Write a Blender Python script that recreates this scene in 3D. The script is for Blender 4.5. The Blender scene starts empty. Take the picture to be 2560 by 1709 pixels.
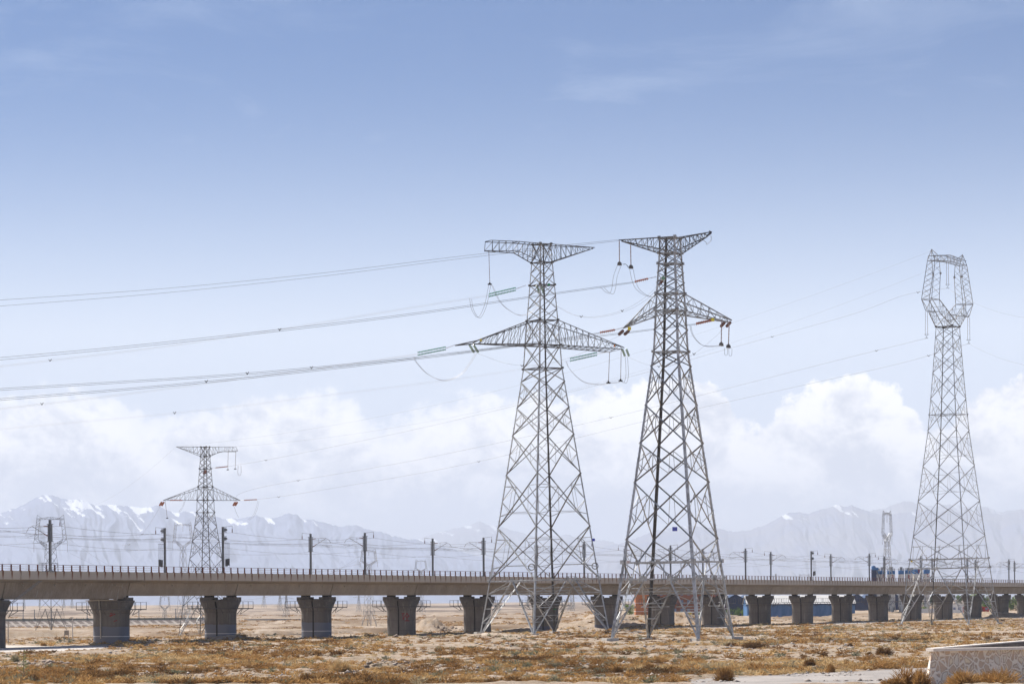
import bpy, math, random
import numpy as np
from mathutils import Vector, Matrix
random.seed(7); RNG = np.random.default_rng(11)
R = math.radians
# ------------------------------------------------------------------ camera, sky, sun, exposure
F = 7037.0; W = 2560.0; ROLL = 0.0065; HY = 1500.6; EYE = 6.3      # photo pixels
sc = bpy.context.scene; C = sc.collection
cd = bpy.data.cameras.new('camera'); cam = bpy.data.objects.new('camera', cd); C.objects.link(cam)
cam.location = (0, 0, EYE); cam.rotation_euler = (R(90), -ROLL*0, 0)
cam.rotation_euler = (Matrix.Rotation(R(90), 3, 'X') @ Matrix.Rotation(-ROLL, 3, 'Z')).to_euler()
cd.sensor_width = 36; cd.lens = F/W*36; cd.shift_y = (HY-854.5)/W
cd.clip_start = 1; cd.clip_end = 200000
sc.camera = cam
SUN_AZ = math.atan2(-0.80, 0.60)       # clockwise from +Y, towards the sun
SUN_EL = R(52)
sl = bpy.data.lights.new('sun', 'SUN'); sl.energy = 5.0; sl.angle = R(0.5); sl.color = (1, .96, .9)
so = bpy.data.objects.new('sun', sl); C.objects.link(so)
sv = Vector((math.sin(SUN_AZ)*math.cos(SUN_EL), math.cos(SUN_AZ)*math.cos(SUN_EL), math.sin(SUN_EL)))
so.rotation_euler = sv.to_track_quat('Z', 'Y').to_euler(); so.location = (0, 0, 300)
sc.view_settings.view_transform = 'Standard'; sc.view_settings.look = 'None'
sc.view_settings.exposure = 0.6; sc.view_settings.gamma = 1
sc.cycles.volume_bounces = 1; sc.cycles.max_bounces = 6; sc.cycles.use_denoising = True
sc.cycles.volume_max_steps = 64

def nn(nt, typ, **kw):
    n = nt.nodes.new(typ)
    for k, v in kw.items():
        if k.startswith('i_'):
            n.inputs[int(k[2:]) if k[2:].isdigit() else k[2:].replace('_', ' ')].default_value = v
        else: setattr(n, k, v)
    return n
def M(nt, op, a, b=None, c=None, clamp=False):
    n = nt.nodes.new('ShaderNodeMath'); n.operation = op; n.use_clamp = clamp
    for i, v in enumerate((a, b, c)):
        if v is None: continue
        if isinstance(v, (int, float)): n.inputs[i].default_value = v
        else: nt.links.new(v, n.inputs[i])
    return n.outputs[0]
def SM(nt, v, a, b):                      # smoothstep a..b
    n = nt.nodes.new('ShaderNodeMapRange'); n.interpolation_type = 'SMOOTHSTEP'
    nt.links.new(v, n.inputs[0]); n.inputs[1].default_value = a; n.inputs[2].default_value = b
    return n.outputs[0]
def MIX(nt, f, a, b):
    n = nt.nodes.new('ShaderNodeMix'); n.data_type = 'RGBA'
    for s, v in ((0, f), (6, a), (7, b)):
        if isinstance(v, (int, float)): n.inputs[s].default_value = v
        elif isinstance(v, tuple): n.inputs[s].default_value = (*v, 1) if len(v) == 3 else v
        else: nt.links.new(v, n.inputs[s])
    return n.outputs[2]
def NOISE(nt, vec, scale, detail=4, rough=.55, out=0, dist=0):
    n = nt.nodes.new('ShaderNodeTexNoise'); n.inputs['Scale'].default_value = scale
    n.inputs['Detail'].default_value = detail; n.inputs['Roughness'].default_value = rough
    n.inputs['Distortion'].default_value = dist
    if vec is not None: nt.links.new(vec, n.inputs['Vector'])
    return n.outputs[out]
def MAPV(nt, vec, scale=(1, 1, 1), loc=(0, 0, 0), rot=(0, 0, 0)):
    n = nt.nodes.new('ShaderNodeMapping'); n.inputs['Scale'].default_value = scale
    n.inputs['Location'].default_value = loc; n.inputs['Rotation'].default_value = rot
    nt.links.new(vec, n.inputs[0]); return n.outputs[0]

def yh(x): return HY + ROLL*(1280-x)
def at(x, y, Z):                          # photo pixel + depth -> world point
    dx, dy = x-1280, HY-y; c, s = math.cos(ROLL), math.sin(ROLL)
    u = dx*c + dy*s; v = -dx*s + dy*c
    return Vector((u*Z/F, Z, EYE + v*Z/F))

def build_world():
    w = bpy.data.worlds.new('World'); sc.world = w; w.use_nodes = True
    nt = w.node_tree; nt.nodes.clear(); L = nt.links
    tc = nn(nt, 'ShaderNodeTexCoord'); sp = nn(nt, 'ShaderNodeSeparateXYZ'); L.new(tc.outputs['Generated'], sp.inputs[0])
    x, y, z = sp.outputs
    az = M(nt, 'ARCTAN2', x, y)
    ln = M(nt, 'SQRT', M(nt, 'ADD', M(nt, 'MULTIPLY', x, x), M(nt, 'MULTIPLY', y, y)))
    el = M(nt, 'DIVIDE', z, M(nt, 'MAXIMUM', ln, .001))
    sky = nn(nt, 'ShaderNodeTexSky', sky_type='NISHITA', sun_disc=False, sun_elevation=SUN_EL, sun_rotation=SUN_AZ)
    sky.altitude = 2800; sky.air_density = SKY['air']; sky.dust_density = SKY['dust']; sky.ozone_density = SKY['ozone']
    cv = nn(nt, 'ShaderNodeCombineXYZ'); L.new(az, cv.inputs[0]); L.new(el, cv.inputs[1])
    v = cv.outputs[0]
    tops = [(-400, 985), (-150, 1010), (0, 1000), (150, 980), (300, 1000), (420, 1045), (520, 1020), (660, 985), (860, 985), (950, 1055),
            (1010, 1045), (1090, 1000), (1300, 985), (1420, 1000), (1520, 970), (1640, 950), (1740, 952), (1800, 975), (1850, 1040), (1895, 1062), (1960, 1000), (2010, 975),
            (2090, 945), (2180, 948), (2245, 985), (2290, 1040), (2340, 1085), (2380, 1050), (2430, 985), (2500, 962), (2600, 975), (2900, 1010)]
    fc = nn(nt, 'ShaderNodeFloatCurve'); cm = fc.mapping; cr = cm.curves[0]
    pts = [(((px-1280)/F)/.56+.5, ((yh(px)-py)/F)/.1) for px, py in tops]
    cr.points[0].location = (0, pts[0][1]); cr.points[1].location = (1, pts[-1][1])
    for p in pts: cr.points.new(*p)
    cm.update()
    L.new(M(nt, 'ADD', M(nt, 'DIVIDE', az, .56), .5, clamp=True), fc.inputs['Value'])
    top = M(nt, 'MULTIPLY', fc.outputs[0], .1)
    n1 = M(nt, 'SUBTRACT', NOISE(nt, v, 75, 5, .6), .5); n2 = M(nt, 'SUBTRACT', NOISE(nt, v, 260, 5, .6), .5)
    vo = nn(nt, 'ShaderNodeTexVoronoi', feature='SMOOTH_F1'); vo.inputs['Scale'].default_value = 130
    L.new(MAPV(nt, v, (1, 1.2, 1)), vo.inputs['Vector'])
    vd = M(nt, 'SUBTRACT', .45, vo.outputs['Distance'])
    top2 = M(nt, 'ADD', top, M(nt, 'ADD', M(nt, 'MULTIPLY', n1, .012), M(nt, 'ADD', M(nt, 'MULTIPLY', n2, .010), M(nt, 'MULTIPLY', vd, .007))))
    t = M(nt, 'SUBTRACT', top2, el)
    soft_l = M(nt, 'ADD', .35, M(nt, 'MULTIPLY', .65, SM(nt, az, -.02, .04)))                         # crisper cumulus to the right
    edge = M(nt, 'ADD', M(nt, 'MULTIPLY', SM(nt, t, -.0006, .0026), soft_l), M(nt, 'MULTIPLY', SM(nt, t, -.004, .012), M(nt, 'SUBTRACT', 1, soft_l)))
    # billows: lit heads, soft shaded bellies
    bl = M(nt, 'ADD', M(nt, 'MULTIPLY', M(nt, 'SUBTRACT', NOISE(nt, MAPV(nt, v, (1, 1.5, 1)), 34, 7, .58, dist=.5), .5), 3.2), M(nt, 'MULTIPLY', n2, 1.2))
    lit = M(nt, 'ADD', M(nt, 'SUBTRACT', .86, M(nt, 'MULTIPLY', t, 13)), M(nt, 'MULTIPLY', bl, .85), clamp=True)
    lit = SM(nt, lit, .1, .95)
    ccol = MIX(nt, lit, SKY['belly'], SKY['white'])
    body = M(nt, 'MULTIPLY', edge, SM(nt, el, .012, .05))
    wisp = M(nt, 'MULTIPLY', SM(nt, NOISE(nt, MAPV(nt, v, (1, 4.2, 1), rot=(0, 0, .12)), 9, 5, .6, dist=.6), .45, .8), M(nt, 'MULTIPLY', SM(nt, el, .055, .09), .26))
    low = SM(nt, M(nt, 'SUBTRACT', .085, el), 0, .085)      # milky air low down
    hz = SM(nt, M(nt, 'SUBTRACT', .23, el), 0, .19)
    bg1 = nn(nt, 'ShaderNodeBackground'); bg1.inputs[1].default_value = SKY['str']
    tint = nn(nt, 'ShaderNodeMix', data_type='RGBA', blend_type='MULTIPLY'); tint.inputs[0].default_value = 1
    L.new(sky.outputs[0], tint.inputs[6]); tint.inputs[7].default_value = (*SKY['tint'], 1)
    L.new(tint.outputs[2], bg1.inputs[0])
    bg2 = nn(nt, 'ShaderNodeBackground'); bg2.inputs[0].default_value = (*SKY['milk'], 1); bg2.inputs[1].default_value = 1
    bg3 = nn(nt, 'ShaderNodeBackground'); L.new(ccol, bg3.inputs[0])
    m1 = nn(nt, 'ShaderNodeMixShader'); L.new(M(nt, 'MAXIMUM', M(nt, 'ADD', M(nt, 'MULTIPLY', low, SKY['lowmix']), M(nt, 'MULTIPLY', M(nt, 'MULTIPLY', hz, hz), SKY['hzmix']), clamp=True), wisp), m1.inputs[0])
    L.new(bg1.outputs[0], m1.inputs[1]); L.new(bg2.outputs[0], m1.inputs[2])
    m2 = nn(nt, 'ShaderNodeMixShader'); L.new(M(nt, 'MULTIPLY', body, SKY['cl']), m2.inputs[0])
    L.new(m1.outputs[0], m2.inputs[1]); L.new(bg3.outputs[0], m2.inputs[2])
    o = nn(nt, 'ShaderNodeOutputWorld'); L.new(m2.outputs[0], o.inputs[0])
SKY = dict(air=1.0, dust=1.0, ozone=2.0, str=.0465, tint=(.31, .76, 1.22), belly=(.50, .53, .60), white=(1.02, 1.0, .975), milk=(.515, .595, .72), lowmix=.85, hzmix=1.55, cl=.92)
build_world()

# ------------------------------------------------------------------ helpers
def tag(o, label=None, cat=None, group=None, kind=None):
    if label: o['label'] = label
    if cat: o['category'] = cat
    if group: o['group'] = group
    if kind: o['kind'] = kind
    return o
def empty(name, loc=(0, 0, 0), rz=0, **kw):
    o = bpy.data.objects.new(name, None); C.objects.link(o); o.location = loc; o.rotation_euler = (0, 0, rz)
    o.empty_display_size = .2
    return tag(o, **kw)
def mesh_np(name, V, Fq, mats, parent=None, smooth=False, loc=None, nper=4, attr=None):
    me = bpy.data.meshes.new(name); V = np.asarray(V, np.float32); Fq = np.asarray(Fq, np.int32)
    n = len(Fq)
    me.vertices.add(len(V)); me.vertices.foreach_set('co', V.ravel())
    me.loops.add(Fq.size); me.loops.foreach_set('vertex_index', Fq.ravel())
    me.polygons.add(n); me.polygons.foreach_set('loop_start', np.arange(0, n*nper, nper, dtype=np.int32))
    if smooth: me.polygons.foreach_set('use_smooth', np.ones(n, bool))
    if attr:
        for k, a in attr.items():
            at_ = me.attributes.new(k, 'FLOAT', 'POINT'); at_.data.foreach_set('value', np.asarray(a, np.float32))
    me.update(); me.validate()
    for m in (mats if isinstance(mats, (list, tuple)) else [mats]): me.materials.append(m)
    o = bpy.data.objects.new(name, me); C.objects.link(o)
    if parent: o.parent = parent
    if loc is not None: o.location = loc
    return o
class MB:
    def __init__(s): s.v = []; s.f = []
    def add(s, vs, fs):
        b = len(s.v); s.v += [tuple(v) for v in vs]; s.f += [tuple(i+b for i in f) for f in fs]
    def box(s, c, d, rz=0, rx=0):
        m = Matrix.Rotation(rz, 3, 'Z') @ Matrix.Rotation(rx, 3, 'X'); c = Vector(c)
        vs = [c + m @ Vector((x*d[0]/2, y*d[1]/2, z*d[2]/2)) for z in (-1, 1) for y in (-1, 1) for x in (-1, 1)]
        s.add(vs, [(0, 2, 3, 1), (4, 5, 7, 6), (0, 1, 5, 4), (2, 6, 7, 3), (0, 4, 6, 2), (1, 3, 7, 5)])
    def bar(s, p, q, w, h=None, up=(0, 0, 1)):
        p, q = Vector(p), Vector(q); d = (q-p)
        if d.length < 1e-5: return
        d.normalize(); u = Vector(up)
        if abs(d.dot(u)) > .97: u = Vector((1, 0, 0))
        a = d.cross(u).normalized(); b = a.cross(d); h = h or w
        vs = [pp + a*x*w/2 + b*y*h/2 for pp in (p, q) for x, y in ((-1, -1), (1, -1), (1, 1), (-1, 1))]
        s.add(vs, [(0, 1, 2, 3), (7, 6, 5, 4), (0, 4, 5, 1), (1, 5, 6, 2), (2, 6, 7, 3), (3, 7, 4, 0)])
    def ang(s, p, q, w, n, t=None):          # an L section: one flange in the face, one along n
        p, q = Vector(p), Vector(q); d = q-p
        if d.length < 1e-4: return
        d.normalize(); n = Vector(n); n = n - d*n.dot(d)
        if n.length < 1e-3: n = d.orthogonal()
        n.normalize(); e = d.cross(n); t = t or max(w*.12, .012)
        pr = [(0, 0), (w, 0), (w, t), (t, t), (t, w), (0, w)]
        vs = [pp + e*(x-w*.3) + n*y for pp in (p, q) for x, y in pr]
        s.add(vs, [(i, (i+1) % 6, (i+1) % 6+6, i+6) for i in range(6)])
    def angv(s, p, q, w, e1, e2, t=None):    # an L section with its heel on the line and both flange directions given
        p, q = Vector(p), Vector(q); t = t or w*.12; e1, e2 = Vector(e1), Vector(e2)
        pr = [(0, 0), (w, 0), (w, t), (t, t), (t, w), (0, w)]
        vs = [pp + e1*x + e2*y for pp in (p, q) for x, y in pr]
        s.add(vs, [(i, (i+1) % 6, (i+1) % 6+6, i+6) for i in range(6)])
    def tube(s, pts, r, k=6, close=False):
        pts = [Vector(p) for p in pts]; n = len(pts); rs = r if isinstance(r, (list, tuple)) else [r]*n
        ref = Vector((0, 0, 1)); vs = []
        for i, p in enumerate(pts):
            d = (pts[min(i+1, n-1)] - pts[max(i-1, 0)])
            if d.length < 1e-6: d = Vector((0, 0, 1))
            d.normalize(); u = ref if abs(d.dot(ref)) < .95 else Vector((0, 1, 0))
            a = d.cross(u).normalized(); b = a.cross(d)
            vs += [p + (a*math.cos(6.28318*j/k) + b*math.sin(6.28318*j/k))*rs[i] for j in range(k)]
        fs = [(i*k+j, i*k+(j+1) % k, (i+1)*k+(j+1) % k, (i+1)*k+j) for i in range(n-1) for j in range(k)]
        if not close: fs += [tuple(range(k-1, -1, -1)), tuple((n-1)*k+j for j in range(k))]
        s.add(vs, fs)
    def lathe(s, prof, c=(0, 0, 0), k=16):
        c = Vector(c); vs = []
        for r, z in prof: vs += [c + Vector((r*math.cos(6.28318*j/k), r*math.sin(6.28318*j/k), z)) for j in range(k)]
        n = len(prof)
        fs = [(i*k+j, i*k+(j+1) % k, (i+1)*k+(j+1) % k, (i+1)*k+j) for i in range(n-1) for j in range(k)]
        fs += [tuple(range(k-1, -1, -1)), tuple((n-1)*k+j for j in range(k))]
        s.add(vs, fs)
    def build(s, name, mat, parent=None, smooth=False, label=None, **kw):
        me = bpy.data.meshes.new(name); me.from_pydata(s.v, [], s.f); me.update()
        for m in (mat if isinstance(mat, list) else [mat]): me.materials.append(m)
        if smooth: me.polygons.foreach_set('use_smooth', [True]*len(me.polygons))
        o = bpy.data.objects.new(name, me); C.objects.link(o)
        if parent: o.parent = parent
        return tag(o, label=label, **kw)
def spline(pts, n=8):
    pts = [Vector(p) for p in pts]
    if len(pts) < 3: return pts
    P = [2*pts[0]-pts[1]] + pts + [2*pts[-1]-pts[-2]]; out = []
    for i in range(1, len(P)-2):
        for k in range(n):
            t = k/n; a, b, c, d = P[i-1:i+3]
            out.append(.5*((2*b)+(c-a)*t+(2*a-5*b+4*c-d)*t*t+(3*b-a-3*c+d)*t**3))
    return out + [pts[-1]]

# ------------------------------------------------------------------ materials
def pmat(name, col, rough=.8, metal=0, var=.0, vscale=5, col2=None, spec=.3, bump=0, bscale=20, coord='Object', vs=(1, 1, 1), alpha=None):
    m = bpy.data.materials.new(name); m.use_nodes = True; nt = m.node_tree; b = nt.nodes['Principled BSDF']
    b.inputs['Base Color'].default_value = (*col, 1); b.inputs['Roughness'].default_value = rough
    b.inputs['Metallic'].default_value = metal; b.inputs['Specular IOR Level'].default_value = spec
    if var or col2:
        tc = nn(nt, 'ShaderNodeTexCoord'); v = MAPV(nt, tc.outputs[coord], vs)
        f = SM(nt, NOISE(nt, v, vscale, 5, .65), .35, .68)
        c2 = col2 or tuple(max(0, c*(1-var)) for c in col)
        nt.links.new(MIX(nt, f, col, c2), b.inputs['Base Color'])
        if bump:
            bp = nn(nt, 'ShaderNodeBump'); bp.inputs['Strength'].default_value = bump; bp.inputs['Distance'].default_value = .1
            nt.links.new(NOISE(nt, v, bscale, 5, .6), bp.inputs['Height']); nt.links.new(bp.outputs[0], b.inputs['Normal'])
    return m
def bsdf(m): return m.node_tree.nodes['Principled BSDF']
STEEL = pmat('galvanised_steel', (.42, .43, .43), .42, .35, col2=(.22, .20, .18), vscale=.9, spec=.5)
STEELB = pmat('bright_steel', (.54, .55, .55), .42, .25, col2=(.24, .235, .225), vscale=1.1, spec=.5)
STEELD = pmat('dark_steel', (.15, .145, .14), .5, .15, col2=(.07, .06, .05), vscale=.8, spec=.4)  # dark steel; on far pylon legs it paints in their shade
DARKST = pmat('dark_platform_steel', (.10, .10, .105), .6, .1, var=.3)
STEELM = pmat('brown_shade_steel', (.17, .155, .14), .5, .2, col2=(.10, .085, .07), vscale=.9, spec=.4)  # brown steel; paints shade onto rising diagonals, plain colour on clamps
MAST = pmat('mast_steel', (.24, .255, .27), .5, .2, col2=(.17, .175, .18), vscale=2)
GLASSG = pmat('green_glass', (.06, .30, .20), .12, 0, col2=(.25, .55, .42), vscale=6, spec=.8)
GLASSP = pmat('pale_green_glass', (.36, .50, .44), .2, 0, col2=(.28, .42, .37), vscale=6, spec=.8)
PORC = pmat('brown_porcelain', (.48, .20, .12), .25, 0, col2=(.34, .13, .08), vscale=6, spec=.7)
PORCD = pmat('dark_porcelain', (.17, .06, .04), .25, 0, col2=(.10, .045, .035), vscale=6, spec=.7)
WIRED = pmat('dark_conductor', (.085, .085, .09), .6, .3, var=.3)
WIREL = pmat('bright_conductor', (.62, .62, .62), .45, .3, var=.15)
WIREG = pmat('far_conductor', (.22, .21, .21), .6, .2, var=.2)
FOOT = pmat('footing_concrete', (.56, .53, .48), .9, 0, var=.25, vscale=2)
RUST = pmat('rusted_post', (.16, .038, .02), .8, .1, col2=(.10, .028, .016), vscale=4)
DARK = pmat('dark_gap', (.03, .028, .026), .9, var=.2)
PIPEW = pmat('pale_pipe', (.46, .42, .36), .6, var=.2)
BLUEP = pmat('blue_plate', (.03, .04, .45), .4, var=.15)
YELP = pmat('yellow_plate', (.80, .62, .03), .45, var=.1)
ORGP = pmat('orange_plate', (.75, .25, .03), .45, var=.1)
GRNP = pmat('green_plate', (.02, .26, .09), .45, var=.1)
WHTP = pmat('white_paint', (.78, .78, .76), .5, var=.1)
REDP = pmat('red_paint', (.30, .03, .03), .7, var=.3)
BLUEG = pmat('blue_paint', (.03, .09, .20), .7, var=.3)

def concrete(name, base, dark, fascia_rust=False, band=None, seed=0):
    m = bpy.data.materials.new(name); m.use_nodes = True; nt = m.node_tree; b = bsdf(m); L = nt.links
    b.inputs['Roughness'].default_value = .9; b.inputs['Specular IOR Level'].default_value = .2
    tc = nn(nt, 'ShaderNodeTexCoord'); oi = nn(nt, 'ShaderNodeObjectInfo')
    ad = nn(nt, 'ShaderNodeVectorMath', operation='ADD'); L.new(tc.outputs['Object'], ad.inputs[0])
    sc_ = nn(nt, 'ShaderNodeVectorMath', operation='SCALE'); L.new(oi.outputs['Location'], sc_.inputs[0]); sc_.inputs['Scale'].default_value = .37
    L.new(sc_.outputs[0], ad.inputs[1]); v = ad.outputs[0]
    n1 = SM(nt, NOISE(nt, v, .35, 6, .65), .3, .7)
    n2 = SM(nt, NOISE(nt, MAPV(nt, v, (3, 3, .22)), 1.1, 5, .65), .42, .72)
    col = MIX(nt, M(nt, 'MULTIPLY', n1, .75), base, dark)
    col = MIX(nt, M(nt, 'MULTIPLY', n2, .55), col, tuple(c*.55 for c in base))
    n3 = SM(nt, NOISE(nt, v, 2.5, 6, .7), .55, .75)
    col = MIX(nt, M(nt, 'MULTIPLY', n3, .3), col, tuple(min(1, c*1.5) for c in base))
    sp = nn(nt, 'ShaderNodeSeparateXYZ'); L.new(tc.outputs['Object'], sp.inputs[0]); X, Y, Z = sp.outputs
    col = MIX(nt, M(nt, 'MULTIPLY', oi.outputs['Random'], .28), col, tuple(c*1.7 for c in base))
    jz = M(nt, 'LESS_THAN', M(nt, 'ABSOLUTE', M(nt, 'SUBTRACT', M(nt, 'FRACT', M(nt, 'DIVIDE', Z, 1.9)), .5)), .012)
    if not fascia_rust: col = MIX(nt, M(nt, 'MULTIPLY', jz, .45), col, (.05, .045, .04))
    n4 = SM(nt, NOISE(nt, MAPV(nt, v, (1.6, 1.6, .12)), 1.3, 4, .6), .56, .7); col = MIX(nt, M(nt, 'MULTIPLY', n4, .45), col, (.34, .31, .27))
    if fascia_rust:
        ph = M(nt, 'ABSOLUTE', M(nt, 'SUBTRACT', M(nt, 'FRACT', M(nt, 'ADD', M(nt, 'DIVIDE', Y, POST), M(nt, 'ADD', 0, M(nt, 'MULTIPLY', M(nt, 'SUBTRACT', NOISE(nt, v, 1.2, 2), .5), .10)))), .5))
        st = M(nt, 'SUBTRACT', 1, SM(nt, ph, .03, .15))
        fall = SM(nt, M(nt, 'ADD', Z, M(nt, 'MULTIPLY', NOISE(nt, MAPV(nt, v, (1, 1.4, .05)), 2.2, 3), 2.4)), 10.9, 11.9)
        hi = SM(nt, Z, 9.75, 9.8)
        # lighter cast fascia above the web, cast panel joints
        col = MIX(nt, M(nt, 'MULTIPLY', hi, .62), col, (.56, .505, .435))
        jt = M(nt, 'LESS_THAN', M(nt, 'ABSOLUTE', M(nt, 'SUBTRACT', M(nt, 'FRACT', M(nt, 'DIVIDE', Y, POST)), .5)), .012)
        col = MIX(nt, M(nt, 'MULTIPLY', M(nt, 'MULTIPLY', jt, hi), .35), col, (.10, .09, .08))
        col = MIX(nt, M(nt, 'MULTIPLY', M(nt, 'MULTIPLY', st, fall), M(nt, 'MULTIPLY', hi, .95)), col, (.17, .062, .022))
    if band:
        zt, colr, zl = band
        nz = M(nt, 'ADD', Z, M(nt, 'MULTIPLY', M(nt, 'SUBTRACT', NOISE(nt, v, .9, 4), .5), .5))
        bm = M(nt, 'SUBTRACT', 1, SM(nt, nz, zt-.04, zt+.04))
        col = MIX(nt, M(nt, 'MULTIPLY', bm, .88), col, colr)
        if zl:
            lm = M(nt, 'LESS_THAN', M(nt, 'ABSOLUTE', M(nt, 'SUBTRACT', Z, M(nt, 'ADD', zl, M(nt, 'MULTIPLY', M(nt, 'SUBTRACT', NOISE(nt, v, 3, 4), .5), .10)))), .055)
            col = MIX(nt, M(nt, 'MULTIPLY', lm, .8), col, (.62, .62, .62))
    L.new(col, b.inputs['Base Color'])
    bp = nn(nt, 'ShaderNodeBump'); bp.inputs['Strength'].default_value = .35; bp.inputs['Distance'].default_value = .05
    L.new(NOISE(nt, v, 4, 6, .7), bp.inputs['Height']); L.new(bp.outputs[0], b.inputs['Normal'])
    return m
SPAN = 32.7; POST = SPAN/15
GIRD = concrete('girder_concrete', (.35, .295, .235), (.20, .165, .125), fascia_rust=True)
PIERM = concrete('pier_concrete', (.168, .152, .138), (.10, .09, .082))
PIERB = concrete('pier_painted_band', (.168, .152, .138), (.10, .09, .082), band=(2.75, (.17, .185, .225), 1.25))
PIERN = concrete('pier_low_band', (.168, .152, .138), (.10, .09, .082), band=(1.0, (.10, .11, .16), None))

# ------------------------------------------------------------------ terrain
def vnoise(x, y, seed=0):
    xi, yi = np.floor(x).astype(np.int64), np.floor(y).astype(np.int64); fx, fy = x-xi, y-yi
    fx = fx*fx*(3-2*fx); fy = fy*fy*(3-2*fy)
    def h(a, b):
        n = (a*374761393 + b*668265263 + seed*1442695041) & 0xffffffff
        n = ((n ^ (n >> 13))*1274126177) & 0xffffffff
        return ((n ^ (n >> 16)) & 0xffff)/65535.0
    return (h(xi, yi)*(1-fx)+h(xi+1, yi)*fx)*(1-fy) + (h(xi, yi+1)*(1-fx)+h(xi+1, yi+1)*fx)*fy
def fbm(x, y, oct=4, seed=0):
    s = 0; a = .5; t = 0
    for i in range(oct): s = s + a*vnoise(x*2**i, y*2**i, seed+i*17); t += a; a *= .5
    return s/t - .5
def sstep(v, a, b):
    t = np.clip((v-a)/(b-a), 0, 1); return t*t*(3-2*t)
V0 = np.array([-61.5, 432.0]); DX, DZ = 13.67, 29.7; DL = math.hypot(DX, DZ); dv = np.array([DX, DZ])/DL; tv = np.array([dv[1], -dv[0]])
THETA = -math.atan2(dv[0], dv[1])
def via(n, o=0): p = V0 + dv*n*SPAN + tv*o; return p[0], p[1]
def off_via(x, y): return (x-V0[0])*tv[0] + (y-V0[1])*tv[1], ((x-V0[0])*dv[0] + (y-V0[1])*dv[1])/SPAN
# px, Z, radius x, radius y, height
MOUNDS = [(1076, 596, 3.6, 6, 2.9), (1052, 600, 2.5, 5, 1.2), (560, 448, 5.0, 2.2, .75), (618, 447, 3.5, 2.0, .45), (1230, 492, 5.5, 4, .55), (1440, 535, 6, 5, 1.1), (1540, 500, 4.5, 4, 1.0), (1310, 560, 5, 4, .8),
          (1700, 690, 7, 8, 2.6), (1640, 700, 8, 8, 1.6), (1740, 705, 6, 8, 2.0), (1590, 690, 9, 8, 1.5), (1880, 800, 8, 8, 1.3), (1950, 850, 12, 8, 1.2), (2060, 880, 14, 8, 1.1), (2170, 960, 12, 8, 1.3), (2300, 980, 12, 8, 1.3),
          (1575, 505, 3, 3, .7), (1150, 600, 6, 5, 1.0), (1190, 470, 4, 3, .35), (330, 425, 3, 2.5, .6), (385, 418, 4, 2, .45), (150, 446, 3, 2, .7), (60, 449, 4, 2, .45), (1000, 470, 5, 2.5, .4), (1500, 620, 14, 8, 1.4), (1390, 640, 12, 9, 1.2),
          (2420, 900, 14, 9, 1.3), (2520, 900, 14, 9, 1.0), (80, 283, 2.6, 2, .45), (108, 279, 1.6, 1.5, .4), (960, 268, 3.0, 2.0, .45), (1130, 262, 4.5, 2.5, .4), (1490, 330, 5, 3, .35), (1760, 395, 4, 2.5, .45), (1650, 470, 3, 2, .35), (880, 360, 7, 4, .35)]
def tri_mask(x, y):                       # 1 on roads and bare lots
    u = x/np.maximum(y, 1)*F + 1280
    o, n = off_via(x, y)
    lot = sstep(y, 358+np.clip(u, 0, 400)*.085, 366+np.clip(u, 0, 400)*.085)*(1-sstep(y, 425-np.clip(u, 0, 400)*.07, 433-np.clip(u, 0, 400)*.07))*(1-sstep(u, 230, 330))
    acc = (1-sstep(np.abs(o-17), 3.2, 4.2))*sstep(n, 6.2, 6.9)*(1-sstep(n, 18, 19))
    ye = 219 + (u-1700)*.058
    gr = sstep(u, 1690, 1760)*(1-sstep(y, ye-2, ye+2))*sstep(y, 176, 184)
    return lot, acc, gr
def height(x, y):
    x = np.asarray(x, float); y = np.asarray(y, float)
    u = x/np.maximum(np.abs(y), 30)*F + 1280
    o, n = off_via(x, y)
    lot, acc, gr = tri_mask(x, y); road = np.clip(lot+acc+gr, 0, 1)
    near = np.clip((213-y)*.0228, 0, 5.0)
    near = np.where(y < 235, .5*(near + np.clip((218-y)*.0222, 0, 5.0)), 0)
    z = near
    left = 1-sstep(u, 1380, 1560)
    bas = -3.7*left*sstep(-o, 14, 80)*(1-.85*sstep(y, 1600, 3800))
    z = z + bas
    rough = (1-road)*(1-.6*sstep(y, 700, 1500))
    z = z + rough*(fbm(x/24, y/24, 3, 3)*.75 + fbm(x/5.5, y/5.5, 3, 9)*.62 + np.abs(fbm(x/1.6, y/1.6, 3, 21))*.48*(y < 900))
    z = z - sstep(-o, 10, 14)*0
    far = sstep(y, 1500, 3500)
    z = z + far*(np.abs(fbm(x/700, y/420, 5, 40))*16 - 1.0)*np.clip(.4+fbm(x/2500, y/2000, 2, 50)*2.2, 0.1, 1.4)
    z = z - far*sstep(y, 9000, 20000)*30
    mid = sstep(y, 640, 760)*(1-sstep(y, 1300, 1800))*(u > 1130)*(u < 1600)
    z = z + mid*(np.abs(fbm(x/60, y/45, 4, 60))*7)*(1-sstep(u, 1480, 1600))*sstep(u, 1130, 1220)
    for px, Z, rx, ry, h in MOUNDS:
        cx = (px-1280)*Z/F
        msk = (np.abs(x-cx) < rx*2.4) & (np.abs(y-Z) < ry*2.4)
        if not msk.any(): continue
        d = ((x-cx)/rx)**2 + ((y-Z)/ry)**2 + fbm(x/1.7+px, y/1.7, 3, 77)*.5
        z = z + np.where(msk, h*np.exp(-np.clip(d, 0, 9)*1.3)*(1+fbm(x/.9, y/.9, 2, 31)*.35)*(1-road), 0)
    bb = sstep(-o, 30, 90)*sstep(y, 600, 700)*(1-sstep(y, 2200, 3000)); bk = fbm(x/95, y/70, 4, 90); z = z + bb*(np.abs(fbm(x/38, y/26, 4, 91))*2.2-.5 + 2.0*sstep(bk, .02, .06) - 1.0)
    o2 = np.exp(-(np.clip(np.abs(o), 0, 20)/5)**2)
    return z
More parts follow.
